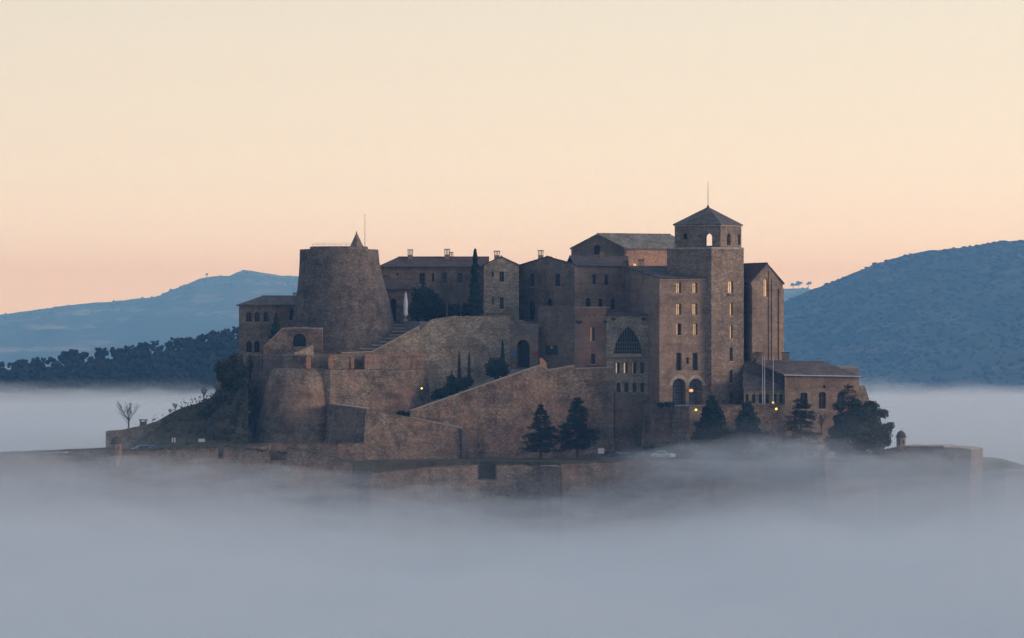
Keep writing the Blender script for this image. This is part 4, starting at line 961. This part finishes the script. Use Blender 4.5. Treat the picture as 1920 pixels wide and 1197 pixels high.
# west end wall with small chimney hut
screen('west_wall', 'grey end wall with sloping top at the foot of the scrubby hillside', 'wall', (198, 908), (300, 907), [(198, 809.5), (204, 808), (227, 806), (262, 799), (278, 795), (300, 788)], 860, .8, 'pale', jitter=.04)
screen('ivy_wall', 'ruined end wall behind the ivy beside the round bastion', 'wall', (404, 920), (462, 918), [(404, 683), (410, 680), (440, 672), (462, 664)], 760, 2.0, 'pale', jitter=.15)
b = P(268.5, 797, 909); root = thing('stone_hut', b, 'tiny stone chimney hut on the slope beside the bare tree', 'hut')
m = MB(); m.box(-.62, -.6, -1, .62, .6, .62); m.v = [(x+b.x, y+b.y, z+b.z) for x, y, z in m.v]; m.build('wall', 'gate', root)
m = MB(); m.box(b.x-.78, b.y-.75, b.z+.86, b.x+.78, b.y+.75, b.z+1.05); m.build('cap', 'gate', root)
for dx in (-.5, .5): m = MB(); m.box(b.x+dx-.12, b.y-.55, b.z+.6, b.x+dx+.12, b.y+.55, b.z+.88); m.build('post', 'gate', root)

# ------------------------------------------------------------------ trees and shrubs
cedar('cedar', 'smaller dark cedar standing left of its taller twin before the ramp wall', 1014, 860, 884, 757, 50, tiers=18, power=.95, pyfol=846, dens=1.15)
cedar('cedar', 'taller dark cedar with a broad crown before the ramp wall', 1083, 858, 884.5, 744, 54, tiers=20, power=.8, pyfol=838, dens=1.15)
cedar('conifer', 'dense dark conifer against the hotel terrace wall beside the lit lamp', 1334, 866, 881, 742, 47, tiers=26, power=.75, dens=1.6, flatness=.4, pyfol=845)
cedar('blue_conifer', 'bluish conifer in front of the lean-to gallery', 1402, 866, 881.5, 752, 44, 'bluecedar', tiers=24, power=.75, dens=1.5, flatness=.4, pyfol=842)
cedar('open_cedar', 'loose layered cedar before the left arched window of the low hall', 1503, 866, 882, 745, 50, tiers=17, power=.55, dens=.95, pyfol=850, lean=-.01)
cedar('spire_cedar', 'thin cedar leader poking up behind the big pine', 1590, 862, 886, 720, 24, tiers=14, power=.35, dens=.7, pyfol=800)
tr = P(1612, 868, 884)
bush('umbrella_pine', 'broad dark pine with a rounded crown and open trunks at the east end', [(1590, 786, 884, 28.8, 17.6), (1622, 776, 884, 27.2, 17.6), (1602, 808, 883, 36.8, 19.2), (1640, 806, 884, 24, 20.8), (1656, 815, 884, 15.2, 17.6), (1574, 812, 884, 22.4, 19.2), (1630, 832, 883.5, 28.8, 12), (1568, 838, 884, 20.8, 9.6), (1604, 838, 884, 27.2, 9.6), (1632, 762, 884.5, 16, 9.6), (1662, 828, 884, 8.8, 10.4), (1574, 762, 884, 13, 9), (1604, 757, 884.5, 12, 8), (1654, 776, 884.5, 13, 9), (1668, 800, 884, 9, 8), (1556, 826, 883.5, 12, 8), (1648, 846, 883.5, 14, 6), (1614, 852, 883.5, 18, 5), (1580, 852, 883.5, 16, 5)], 'pine', 10500, size=.22, cat='tree', trunk=tr)
for (px, pt, yb, w_, s_) in ((861, 660.5, 722, 9, 'left of a matching pair on the ramp'), (879.5, 661, 724, 9, 'right of a matching pair on the ramp')):
    cypress('cypress', 'slim pointed cypress, '+s_, px, yb, 908, pt, w_, n=1300, size=.15, cone=.55)
cypress('cypress', 'slim cypress against the wall just left of the gate portal', 942.5, 692, 911, 638, 9, n=1200, size=.15, cone=.5)
cypress('cypress', 'very tall dark cypress against the gabled house', 891, 600, 919, 468, 26, n=5200, size=.22, cone=.62)
cypress('cypress', 'short spiky cypress rising from the shrubs on the ramp', 847, 722, 907.5, 696, 7, n=500, size=.13)
cypress('conifer', 'small dark conifer in the corner between pavilion and round tower', 518, 640, 914, 588, 24, n=2600, size=.2, cone=.8)
bush('bush', 'round clipped dark bush left of the gate portal', [(932, 690, 907, 20, 19), (922, 698, 906.5, 12, 10), (945, 697, 907, 10, 11)], 'cypress', 2400, size=.17)
bush('bush', 'dark shrub under the pair of slim cypresses', [(858, 722, 906, 20, 13), (876, 716, 906.5, 12, 10), (846, 716, 906, 9, 13)], 'cypress', 2200, size=.17)
bush('bush', 'low dark shrub at the lower end of the ramp bed', [(828, 738, 905, 16, 10), (843, 732, 905.5, 14, 10), (816, 744, 904.5, 8, 6)], 'cypress', 1700, size=.16)
bush('bush', 'small dark bush at the bottom of the ramp', [(762, 778, 899, 12, 6), (752, 775, 900, 8, 5)], 'cypress', 700, size=.14)
bush('evergreen_oak', 'dense dark evergreen tree in the courtyard behind the closed parasol', [(792, 560, 924, 20, 24), (805, 572, 923, 22, 28), (782, 580, 923, 14, 22), (820, 580, 924, 16, 22)], 'cypress', 4200, size=.24, cat='tree', trunk=P(800, 606, 924))
bush('laurel_tree', 'low evergreen beneath the bare courtyard tree', [(845, 584, 925, 26, 14), (868, 582, 925, 16, 14)], 'cypress', 2000, size=.22, cat='tree', trunk=P(852, 606, 925))
bare_tree('bare_tree', 'leafless grey tree in the courtyard beside the tall cypress', 837, 604, 917, 512, 30, 3, 5, .16)
bare_tree('bare_tree', 'thin leafless tree between courtyard wall and cypress', 863, 604, 918, 520, 22, 11, 5, .1)
bare_tree('bare_tree', 'wide leafless tree above the grey west wall', 241, 803, 908, 756, 32, 5, 6, .17)
bare_tree('pollard', 'small pollarded tree leaning on the hillside skyline', 382, 752, 912, 729, 8, 8, 4, .14)
bare_tree('bare_shrub', 'leafless shrub on the hillside skyline', 329, 771, 912, 757, 8, 9, 4, .06, cat='shrub')
bare_tree('bare_shrub', 'leafless shrub below the low hall by the open cedar', 1540, 812, 887, 775, 22, 21, 5, .08, cat='shrub')
bush('ivy', 'dark ivy mass smothering the end wall beside the round bastion', [(425, 690, 914, 22, 18), (442, 674, 914, 16, 12), (448, 700, 912, 14, 24), (432, 715, 911, 16, 22), (418, 706, 913, 13, 14), (448, 730, 908, 14, 22), (412, 690, 914, 9, 12)], 'ivy', 4200, size=.2, cat='ivy')
bush('bush', 'dark thicket at the foot of the scrubby hillside against the bastion', [(446, 800, 896, 15, 24), (432, 817, 893, 20, 14), (452, 770, 899, 8, 24), (412, 822, 892, 18, 9), (462, 815, 893, 9, 14)], 'ivy', 3600, size=.2)
bush('bush', 'low scrub clump half way up the hillside below the ivy', [(400, 765, 905, 16, 10), (415, 752, 906, 14, 12), (385, 775, 904, 14, 8)], 'ivy', 1800, size=.18)
bush('bush', 'small shrubs against the dark terrace face under the hotel arches', [(1255, 758, 892, 12, 5), (1240, 760, 894, 8, 5)], 'cypress', 500, size=.14)
bush('hedge', 'dark hedge at the foot of the hotel terrace behind the parked car', [(1262, 842, 886, 30, 12), (1225, 845, 887, 22, 9), (1290, 838, 886, 18, 14)], 'cypress', 2200, size=.2)
bush('hedge', 'low hedge on the terrace right of the taller cedar', [(1145, 852, 885, 20, 5), (1175, 851, 885, 16, 5)], 'cypress', 1000, size=.16)
bush('bush', 'foggy shrubs under the conifers by the terrace wall', [(1370, 845, 882, 24, 16), (1440, 848, 882, 24, 14), (1475, 850, 882, 18, 10)], 'cypress', 2200, size=.22)
# individual pines breaking the skyline of the wooded slope
for i, (px, py, w_, h_) in enumerate(((40, 672, 26, 22), (75, 676, 20, 16), (132, 652, 34, 26), (152, 662, 22, 20), (189, 650, 24, 26), (222, 652, 24, 18), (247, 644, 14, 18), (268, 641, 22, 18), (289, 637, 18, 18), (327, 632, 20, 18), (349, 632, 22, 16), (383, 624, 18, 20), (402, 618, 22, 20), (424, 616, 24, 18), (444, 611, 20, 22))):
    Y = 2345; b = P(px, py+34, Y); root = thing('pine_tree', b, 'rounded pine standing up from the skyline of the dark wood', 'tree', 'skyline pines of the wood')
    m = MB(); m.tube(b, P(px, py+6, Y), .45, .2, 5); m.build('trunk', 'trunk', root)
    cc, rr = [], []
    for k in range(44):
        q = (w_*R.uniform(.07, .16))/F*Y; cc.append(P(px+R.uniform(-.42, .42)*w_, py+h_*.25+R.uniform(-.1, 1.0)*h_*.9, Y+R.uniform(-2, 2))); rr.append((q, q, q*.8))
    blobs('crown', np.array([tuple(v) for v in cc]), np.array(rr), 'wood', .35, root)
for i, (px, py, w_, h_) in enumerate(((1487, 533, 9, 8), (1498, 531, 13, 9), (1516, 530, 10, 10), (388, 514, 6, 6))):
    Y = 17450; b = P(px, py+14, Y); root = thing('ridge_tree', b, 'single pine silhouetted on the palest far ridge', 'tree', 'pines on the far ridge')
    m = MB(); m.tube(b, P(px, py, Y), 1.3, .9, 5); m.build('trunk', 'trunk', root); cc, rr = [], []
    for k in range(7): q = (w_*R.uniform(.2, .34))/F*Y; cc.append(tuple(P(px+R.uniform(-.35, .35)*w_, py+R.uniform(-.1, .4)*h_, Y+R.uniform(-3, 3)))); rr.append((q, q, q*.65))
    blobs('crown', np.array(cc), np.array(rr), 'wood2', .3, root)
# grass along the rampart tops
gp = []
for (a_, b_, ya, yb_, pa, pb) in ((-60, 207, 879, 878.5, 853, 842), (207, 409, 878, 875, 846, 838), (419, 660, 875, 875, 836, 866), (696, 897, 869, 872, 888, 872), (930, 1300, 872, 874, 873, 862)):
    for k in range(int((b_-a_)*7)):
        t = R.random(); px = a_+(b_-a_)*t; Y = ya+(yb_-ya)*t+R.uniform(0, 3.0); gp.append(tuple(P(px, pa+(pb-pa)*t-R.uniform(-1.5, 2.0), Y)))
gp = np.array(gp); nr = rnd(len(gp)); nr[:, 2] *= .3
tag(foliage('rampart_grass', gp, nr, NR.uniform(.08, .22, len(gp)), 'drygrass', None), 'tufts of dry grass along the tops of the outer ramparts', 'grass', kind='stuff')

# ------------------------------------------------------------------ small things
b = P(760.5, 600, 917); root = thing('parasol', b, 'closed white parasol standing in the courtyard', 'parasol')
m = MB(); m.tube(b, b+Vector((0, 0, 5.45)), .05, .04, 6); m.build('pole', 'steel', root)
m = MB(); m.lathe(b, [(.30, .8), (.42, 1.3), (.36, 1.9), (.44, 2.5), (.40, 3.4), (.28, 4.4), (.12, 5.2), (.03, 5.45)], 10); m.build('canopy', 'white', root)
m = MB(); m.box(b.x-.45, b.y-.45, b.z-.3, b.x+.45, b.y+.45, b.z+.12); m.build('base', 'gate', root)
f9 = Facade((X(1009, 917), 917), (X(1078.5, 909), 909)); r = f9.rect(1024, 1046.5, 648.5, 665.5); cu, cz = (r[0]+r[1])/2, (r[2]+r[3])/2
root = thing('emblem_panel', f9.p(cu, r[2], .1), 'dark green wall panel with a small yellow emblem right of the gate', 'sign')
m = MB(); m.obox(f9.p(cu, 0)[:2], f9.u, f9.n, r[2], r[3], -(r[1]-r[0])/2, (r[1]-r[0])/2, .02, .12); m.build('board', 'sign', root)
q = [f9.p(cu+dx, cz+dz, .13) for dx, dz in ((-.38, .38), (.38, .38), (.34, .6), (.2, .72), (.08, .64), (0, .78), (-.08, .64), (-.2, .72), (-.34, .6))]; mesh('emblem', q, [tuple(range(9))], 'yellow', root)
for nm, mt, (x0, x1, y0, y1), Y, lb_ in (('notice', 'blue', (962, 968, 661.5, 668), 913.9, 'small blue notice on the portal left of the doorway'), ('notice', 'red', (1001, 1007, 660.5, 669.5), 912.9, 'small red banner on the portal right of the doorway')):
    q = thing('wall_sign', P((x0+x1)/2, y1, Y), lb_, 'sign'); m = MB(); m.box(X(x0, Y), Y-.05, Zz(y1, Y), X(x1, Y), Y+.03, Zz(y0, Y)); m.build('board', mt, q); m = MB(); m.box(X(x0, Y)-.03, Y+.035, Zz(y1, Y)-.03, X(x1, Y)+.03, Y+.4, Zz(y0, Y)+.03); m.build('frame', 'iron', q)
b = P(1127, 858, 883); root = thing('information_board', b, 'pale blue board on two posts beside the taller cedar', 'sign')
m = MB(); m.box(b.x-.58, b.y-.05, b.z+.68, b.x+.58, b.y+.05, b.z+1.68); m.build('board', 'white', root)
for dx in (-.45, .45): m = MB(); m.tube(b+Vector((dx, .08, 0)), b+Vector((dx, .08, 1.6)), .04, .04, 5); m.build('post', 'iron', root)
for (px, py, w_, h_, lb_) in ((378, 829, 12, 6, 'wide pale sign on a post below the hillside'), (323.5, 830, 2.6, 9, 'left of two narrow pale markers below the hillside'), (328, 830, 2.6, 9, 'right of two narrow pale markers below the hillside')):
    b = P(px, py+8, 884); root = thing('roadside_sign', b, lb_, 'sign'); s_ = 884/F; m = MB(); m.box(b.x-w_*s_/2, b.y-.05, b.z+8*s_, b.x+w_*s_/2, b.y+.05, b.z+(8+h_)*s_); m.build('board', 'white', root); m = MB(); m.tube(b, b+Vector((0, .08, 8*s_+.3)), .05, .05, 5); m.build('post', 'iron', root)
b = P(1192.5, 862, 880); root = thing('marker_post', b, 'short white marker post on the terrace left of the pale car', 'post'); m = MB(); m.tube(b, b+Vector((0, 0, .7)), .07, .06, 6); m.build('post', 'white', root); m = MB(); m.tube(b+Vector((0, 0, .7)), b+Vector((0, 0, .82)), .075, .04, 6); m.build('cap', 'steel', root)
def lamp(px, py, Y, label, wall_d=.6, s=1.0):
    c = P(px, py, Y); root = thing('wall_lamp', c+Vector((0, wall_d, 0)), label, 'lamp', None)
    m = MB(); s *= .85; m.lathe(c-Vector((0, 0, .26*s)), [(.04, 0), (.2*s, .08*s), (.26*s, .26*s), (.2*s, .42*s), (.05, .5*s)], 10); m.build('globe', 'lamp', root)
    m = MB(); m.tube(c+Vector((0, wall_d, .3)), c+Vector((0, 0, .3)), .03, .03, 5); m.lathe(c+Vector((0, 0, .24*s)), [(.3*s, 0), (.12, .12), (.03, .18)], 8); m.build('bracket', 'iron', root)
lamp(790.6, 728.5, 902.0, 'glowing yellow lamp on the rubble wall above the ramp foot', 1.2, .8)
lamp(1305, 768.7, 885.5, 'glowing yellow lamp on the hotel terrace wall by the conifer', .9)
lamp(1449.5, 755, 893.2, 'upper of two glowing lamps by the flagpoles', .9, .9)
lamp(1455.5, 767, 888.6, 'lower of two glowing lamps by the flagpoles', .9)
for px, pt, lb_ in ((1429.8, 670, 'left of two close white flagpoles before the lean-to'), (1433.6, 672, 'right of two close white flagpoles before the lean-to'), (1449.7, 668, 'lone white flagpole right of the close pair')):
    b = P(px, 760, 891); root = thing('flagpole', b, lb_, 'flagpole'); H = (760-pt)/F*891
    m = MB(); m.tube(b, b+Vector((0, 0, H)), .09, .05, 7); m.build('pole', 'steel', root); m = MB(); m.lathe(b, [(.3, 0), (.3, .1), (.12, .16)], 8); m.build('base', 'gate', root); m = MB(); m.lathe(b+Vector((0, 0, H)), [(.03, 0), (.09, .07), (.03, .15)], 6); m.build('knob', 'steel', root)
def car(px, pyb, Y, ang, mat, label):
    b = P(px, pyb, Y); root = thing('parked_car', b, label, 'car', 'cars parked inside the ramparts'); ca, sa = math.cos(ang), math.sin(ang)
    def T(x, y, z): return (b.x+x*ca-y*sa, b.y+x*sa+y*ca, b.z+z)
    prof = [(-2.1, .35), (-2.15, .75), (-1.9, .92), (-1.35, .98), (-.75, 1.42), (.75, 1.45), (1.45, 1.02), (2.0, .95), (2.15, .7), (2.1, .35)]; n = len(prof)
    vs = []
    for yy, k in ((-.84, 1), (.84, 1)): vs += [T(x, yy*(1 if z < 1.05 else .82), z) for x, z in prof]
    mesh('body', vs, [tuple(range(n-1, -1, -1)), tuple(range(n, 2*n))]+[(i, (i+1) % n, n+(i+1) % n, n+i) for i in range(n)], mat, root)
    for s_ in (-1, 1):
        g_ = [(-1.15, 1.0), (-.68, 1.35), (.68, 1.38), (1.2, 1.03)]; q = [T(x, s_*(.86 if z < 1.05 else .72), z) for x, z in g_]; mesh('side_window', q, [(0, 1, 2, 3) if s_ < 0 else (3, 2, 1, 0)], 'dark', root)
        for xx in (-1.3, 1.3):
            m = MB(); m.tube(T(xx, s_*.66, .31), T(xx, s_*.87, .31), .31, .31, 14); wh = m.build('wheel', 'rubber', root); m = MB(); m.tube(T(xx, s_*.872, .31), T(xx, s_*.885, .31), .18, .17, 10); m.build('rim', 'steel', wh)
    for xx, zs in ((-1.05, 0), (1.1, 0)):
        q = [T(xx-.33 if xx < 0 else xx+.38, -.66, 1.0 if xx < 0 else 1.03), T(xx-.33 if xx < 0 else xx+.38, .66, 1.0 if xx < 0 else 1.03), T(xx+.27 if xx < 0 else xx-.30, .6, 1.42), T(xx+.27 if xx < 0 else xx-.30, -.6, 1.42)]
        q = [(x, y, z+.03) for x, y, z in q]; mesh('windscreen', q, [(0, 1, 2, 3)], 'dark', root)
    for yy in (-.55, .55): m = MB(); m.obox(T(-2.15, yy, 0)[:2], Vector((-sa, ca)), Vector((-ca, -sa)), b.z+.6, b.z+.76, -.2, .2, -.05, .03); m.build('headlight', 'steel', root)
car(1244, 860.5, 879, 2.5, 'carwhite', 'pale silver car parked on the terrace under the hedge')
car(268, 850, 882, .35, 'carblue', 'blue car parked side-on behind the west rampart')
car(288, 851, 884, 2.7, 'carblue', 'second blue car behind the west rampart turned away from its neighbour')

# ------------------------------------------------------------------ fog bank and haze
def bump(x, y, cx, cy, sx_, sy_): return math.exp(-((x-cx)/sx_)**2-((y-cy)/sy_)**2)
def fog_top(x, y, seed):
    z = -31.5 if y < 1700 else -.0185*y
    if y < 1300:
        z += 6.0*bump(x, y, -98, 860, 28, 60)+1.6*bump(x, y, -50, 850, 26, 50)+6.0*bump(x, y, -68, 895, 30, 10)+8.5*bump(x, y, 46, 872, 24, 26)+6.5*bump(x, y, 96, 866, 38, 40)-5.0*bump(x, y, 2, 800, 34, 160)
    a_ = 4.6*fbm(x, y, 70, 4, seed)+3.0*fbm(x, y, 22, 4, seed+3)
    return z+a_*(1 if y < 1300 else 1+smooth(1300, 3000, y)*1.2)
def fog_mesh(name, off, dens, seed, col, y1=5900):
    fx = axis([(-8200, -700, 500), (-700, -160, 36), (-160, 160, 5), (160, 700, 36), (700, 8200, 500)]); fy = axis([(-350, 350, 100), (350, 760, 14), (760, 930, 5), (930, 1300, 14), (1300, y1, 60)])
    nx, ny = len(fx), len(fy); v = [(x, y, ZC+fog_top(x, y, seed)+off) for y in fy for x in fx]+[(x, y, -2.0) for y in fy for x in fx]
    A = lambda i, j: j*nx+i
    f = [(A(i, j), A(i+1, j), A(i+1, j+1), A(i, j+1)) for j in range(ny-1) for i in range(nx-1)]; o_ = nx*ny
    f += [(o_+A(i, j), o_+A(i, j+1), o_+A(i+1, j+1), o_+A(i+1, j)) for j in range(ny-1) for i in range(nx-1)]
    f += [(A(i, 0), o_+A(i, 0), o_+A(i+1, 0), A(i+1, 0)) for i in range(nx-1)]+[(A(i, ny-1), A(i+1, ny-1), o_+A(i+1, ny-1), o_+A(i, ny-1)) for i in range(nx-1)]
    f += [(A(0, j), A(0, j+1), o_+A(0, j+1), o_+A(0, j)) for j in range(ny-1)]+[(A(nx-1, j), o_+A(nx-1, j), o_+A(nx-1, j+1), A(nx-1, j+1)) for j in range(ny-1)]
    o = mesh(name, v, f, volume('fog_'+str(seed), col, dens, .0), smooth=False); return o
for off, dens, seed, lb_ in ((8.5, .0006, 2, 'faint uppermost veil of mist'), (5.5, .0014, 4, 'thin upper veil of fog around the castle foot'), (3.2, .0026, 6, 'thin middle layer of the valley fog'), (1.3, .004, 8, 'thick middle layer of the valley fog'), (-.8, .008, 9, 'dense sea of valley fog')):
    tag(fog_mesh('fog', off, dens, seed, (.868, .912, .937)), lb_, 'fog', kind='stuff')
WISP_M = volume('fog_wisp_air', (.88, .92, .945), .022)
wv_, wf_ = ico(2)
for i, (px, py, Y, rx, ry, rz) in enumerate(((1300, 868, 861, 13, 8, 3.0), (1385, 860, 863, 15, 8, 4.2), (1475, 864, 862, 14, 8, 4.4), (1575, 884, 860, 13, 8, 3.0), (1235, 902, 857, 9, 6, 3.2), (1130, 940, 855, 11, 6, 2.6), (960, 958, 854, 15, 7, 2.4), (800, 936, 855, 11, 6, 3.0), (700, 950, 854, 10, 6, 3.4), (560, 908, 859, 14, 7, 2.6), (400, 890, 861, 15, 7, 2.6), (230, 880, 863, 16, 7, 2.8), (1730, 876, 863, 16, 8, 3.6))):
    c_ = P(px, py, Y); sd_ = i*7.3; vs = []
    for v in wv_:
        k = 1+.55*noise.fractal(Vector((v[0]*1.6+sd_, v[1]*1.3, v[2]*1.2)), .6, 2.0, 4); vs.append((c_.x+v[0]*rx*k, c_.y+v[1]*ry*k, c_.z+v[2]*rz*k))
    tag(mesh('fog_wisp', vs, [tuple(int(a_) for a_ in f) for f in wf_], WISP_M), 'drifting wisp of fog against the outer ramparts', 'fog', 'drifting wisps of fog', kind='stuff')
m = MB(); m.box(-9300, -560, -8, 9300, 23000, ZC+245)
o = m.build('haze', volume('haze_air', (.20, .52, 1.0), .00009, .0, (1, 1, 1))); tag(o, 'pale blue air that fades the far hills', 'haze', kind='stuff')
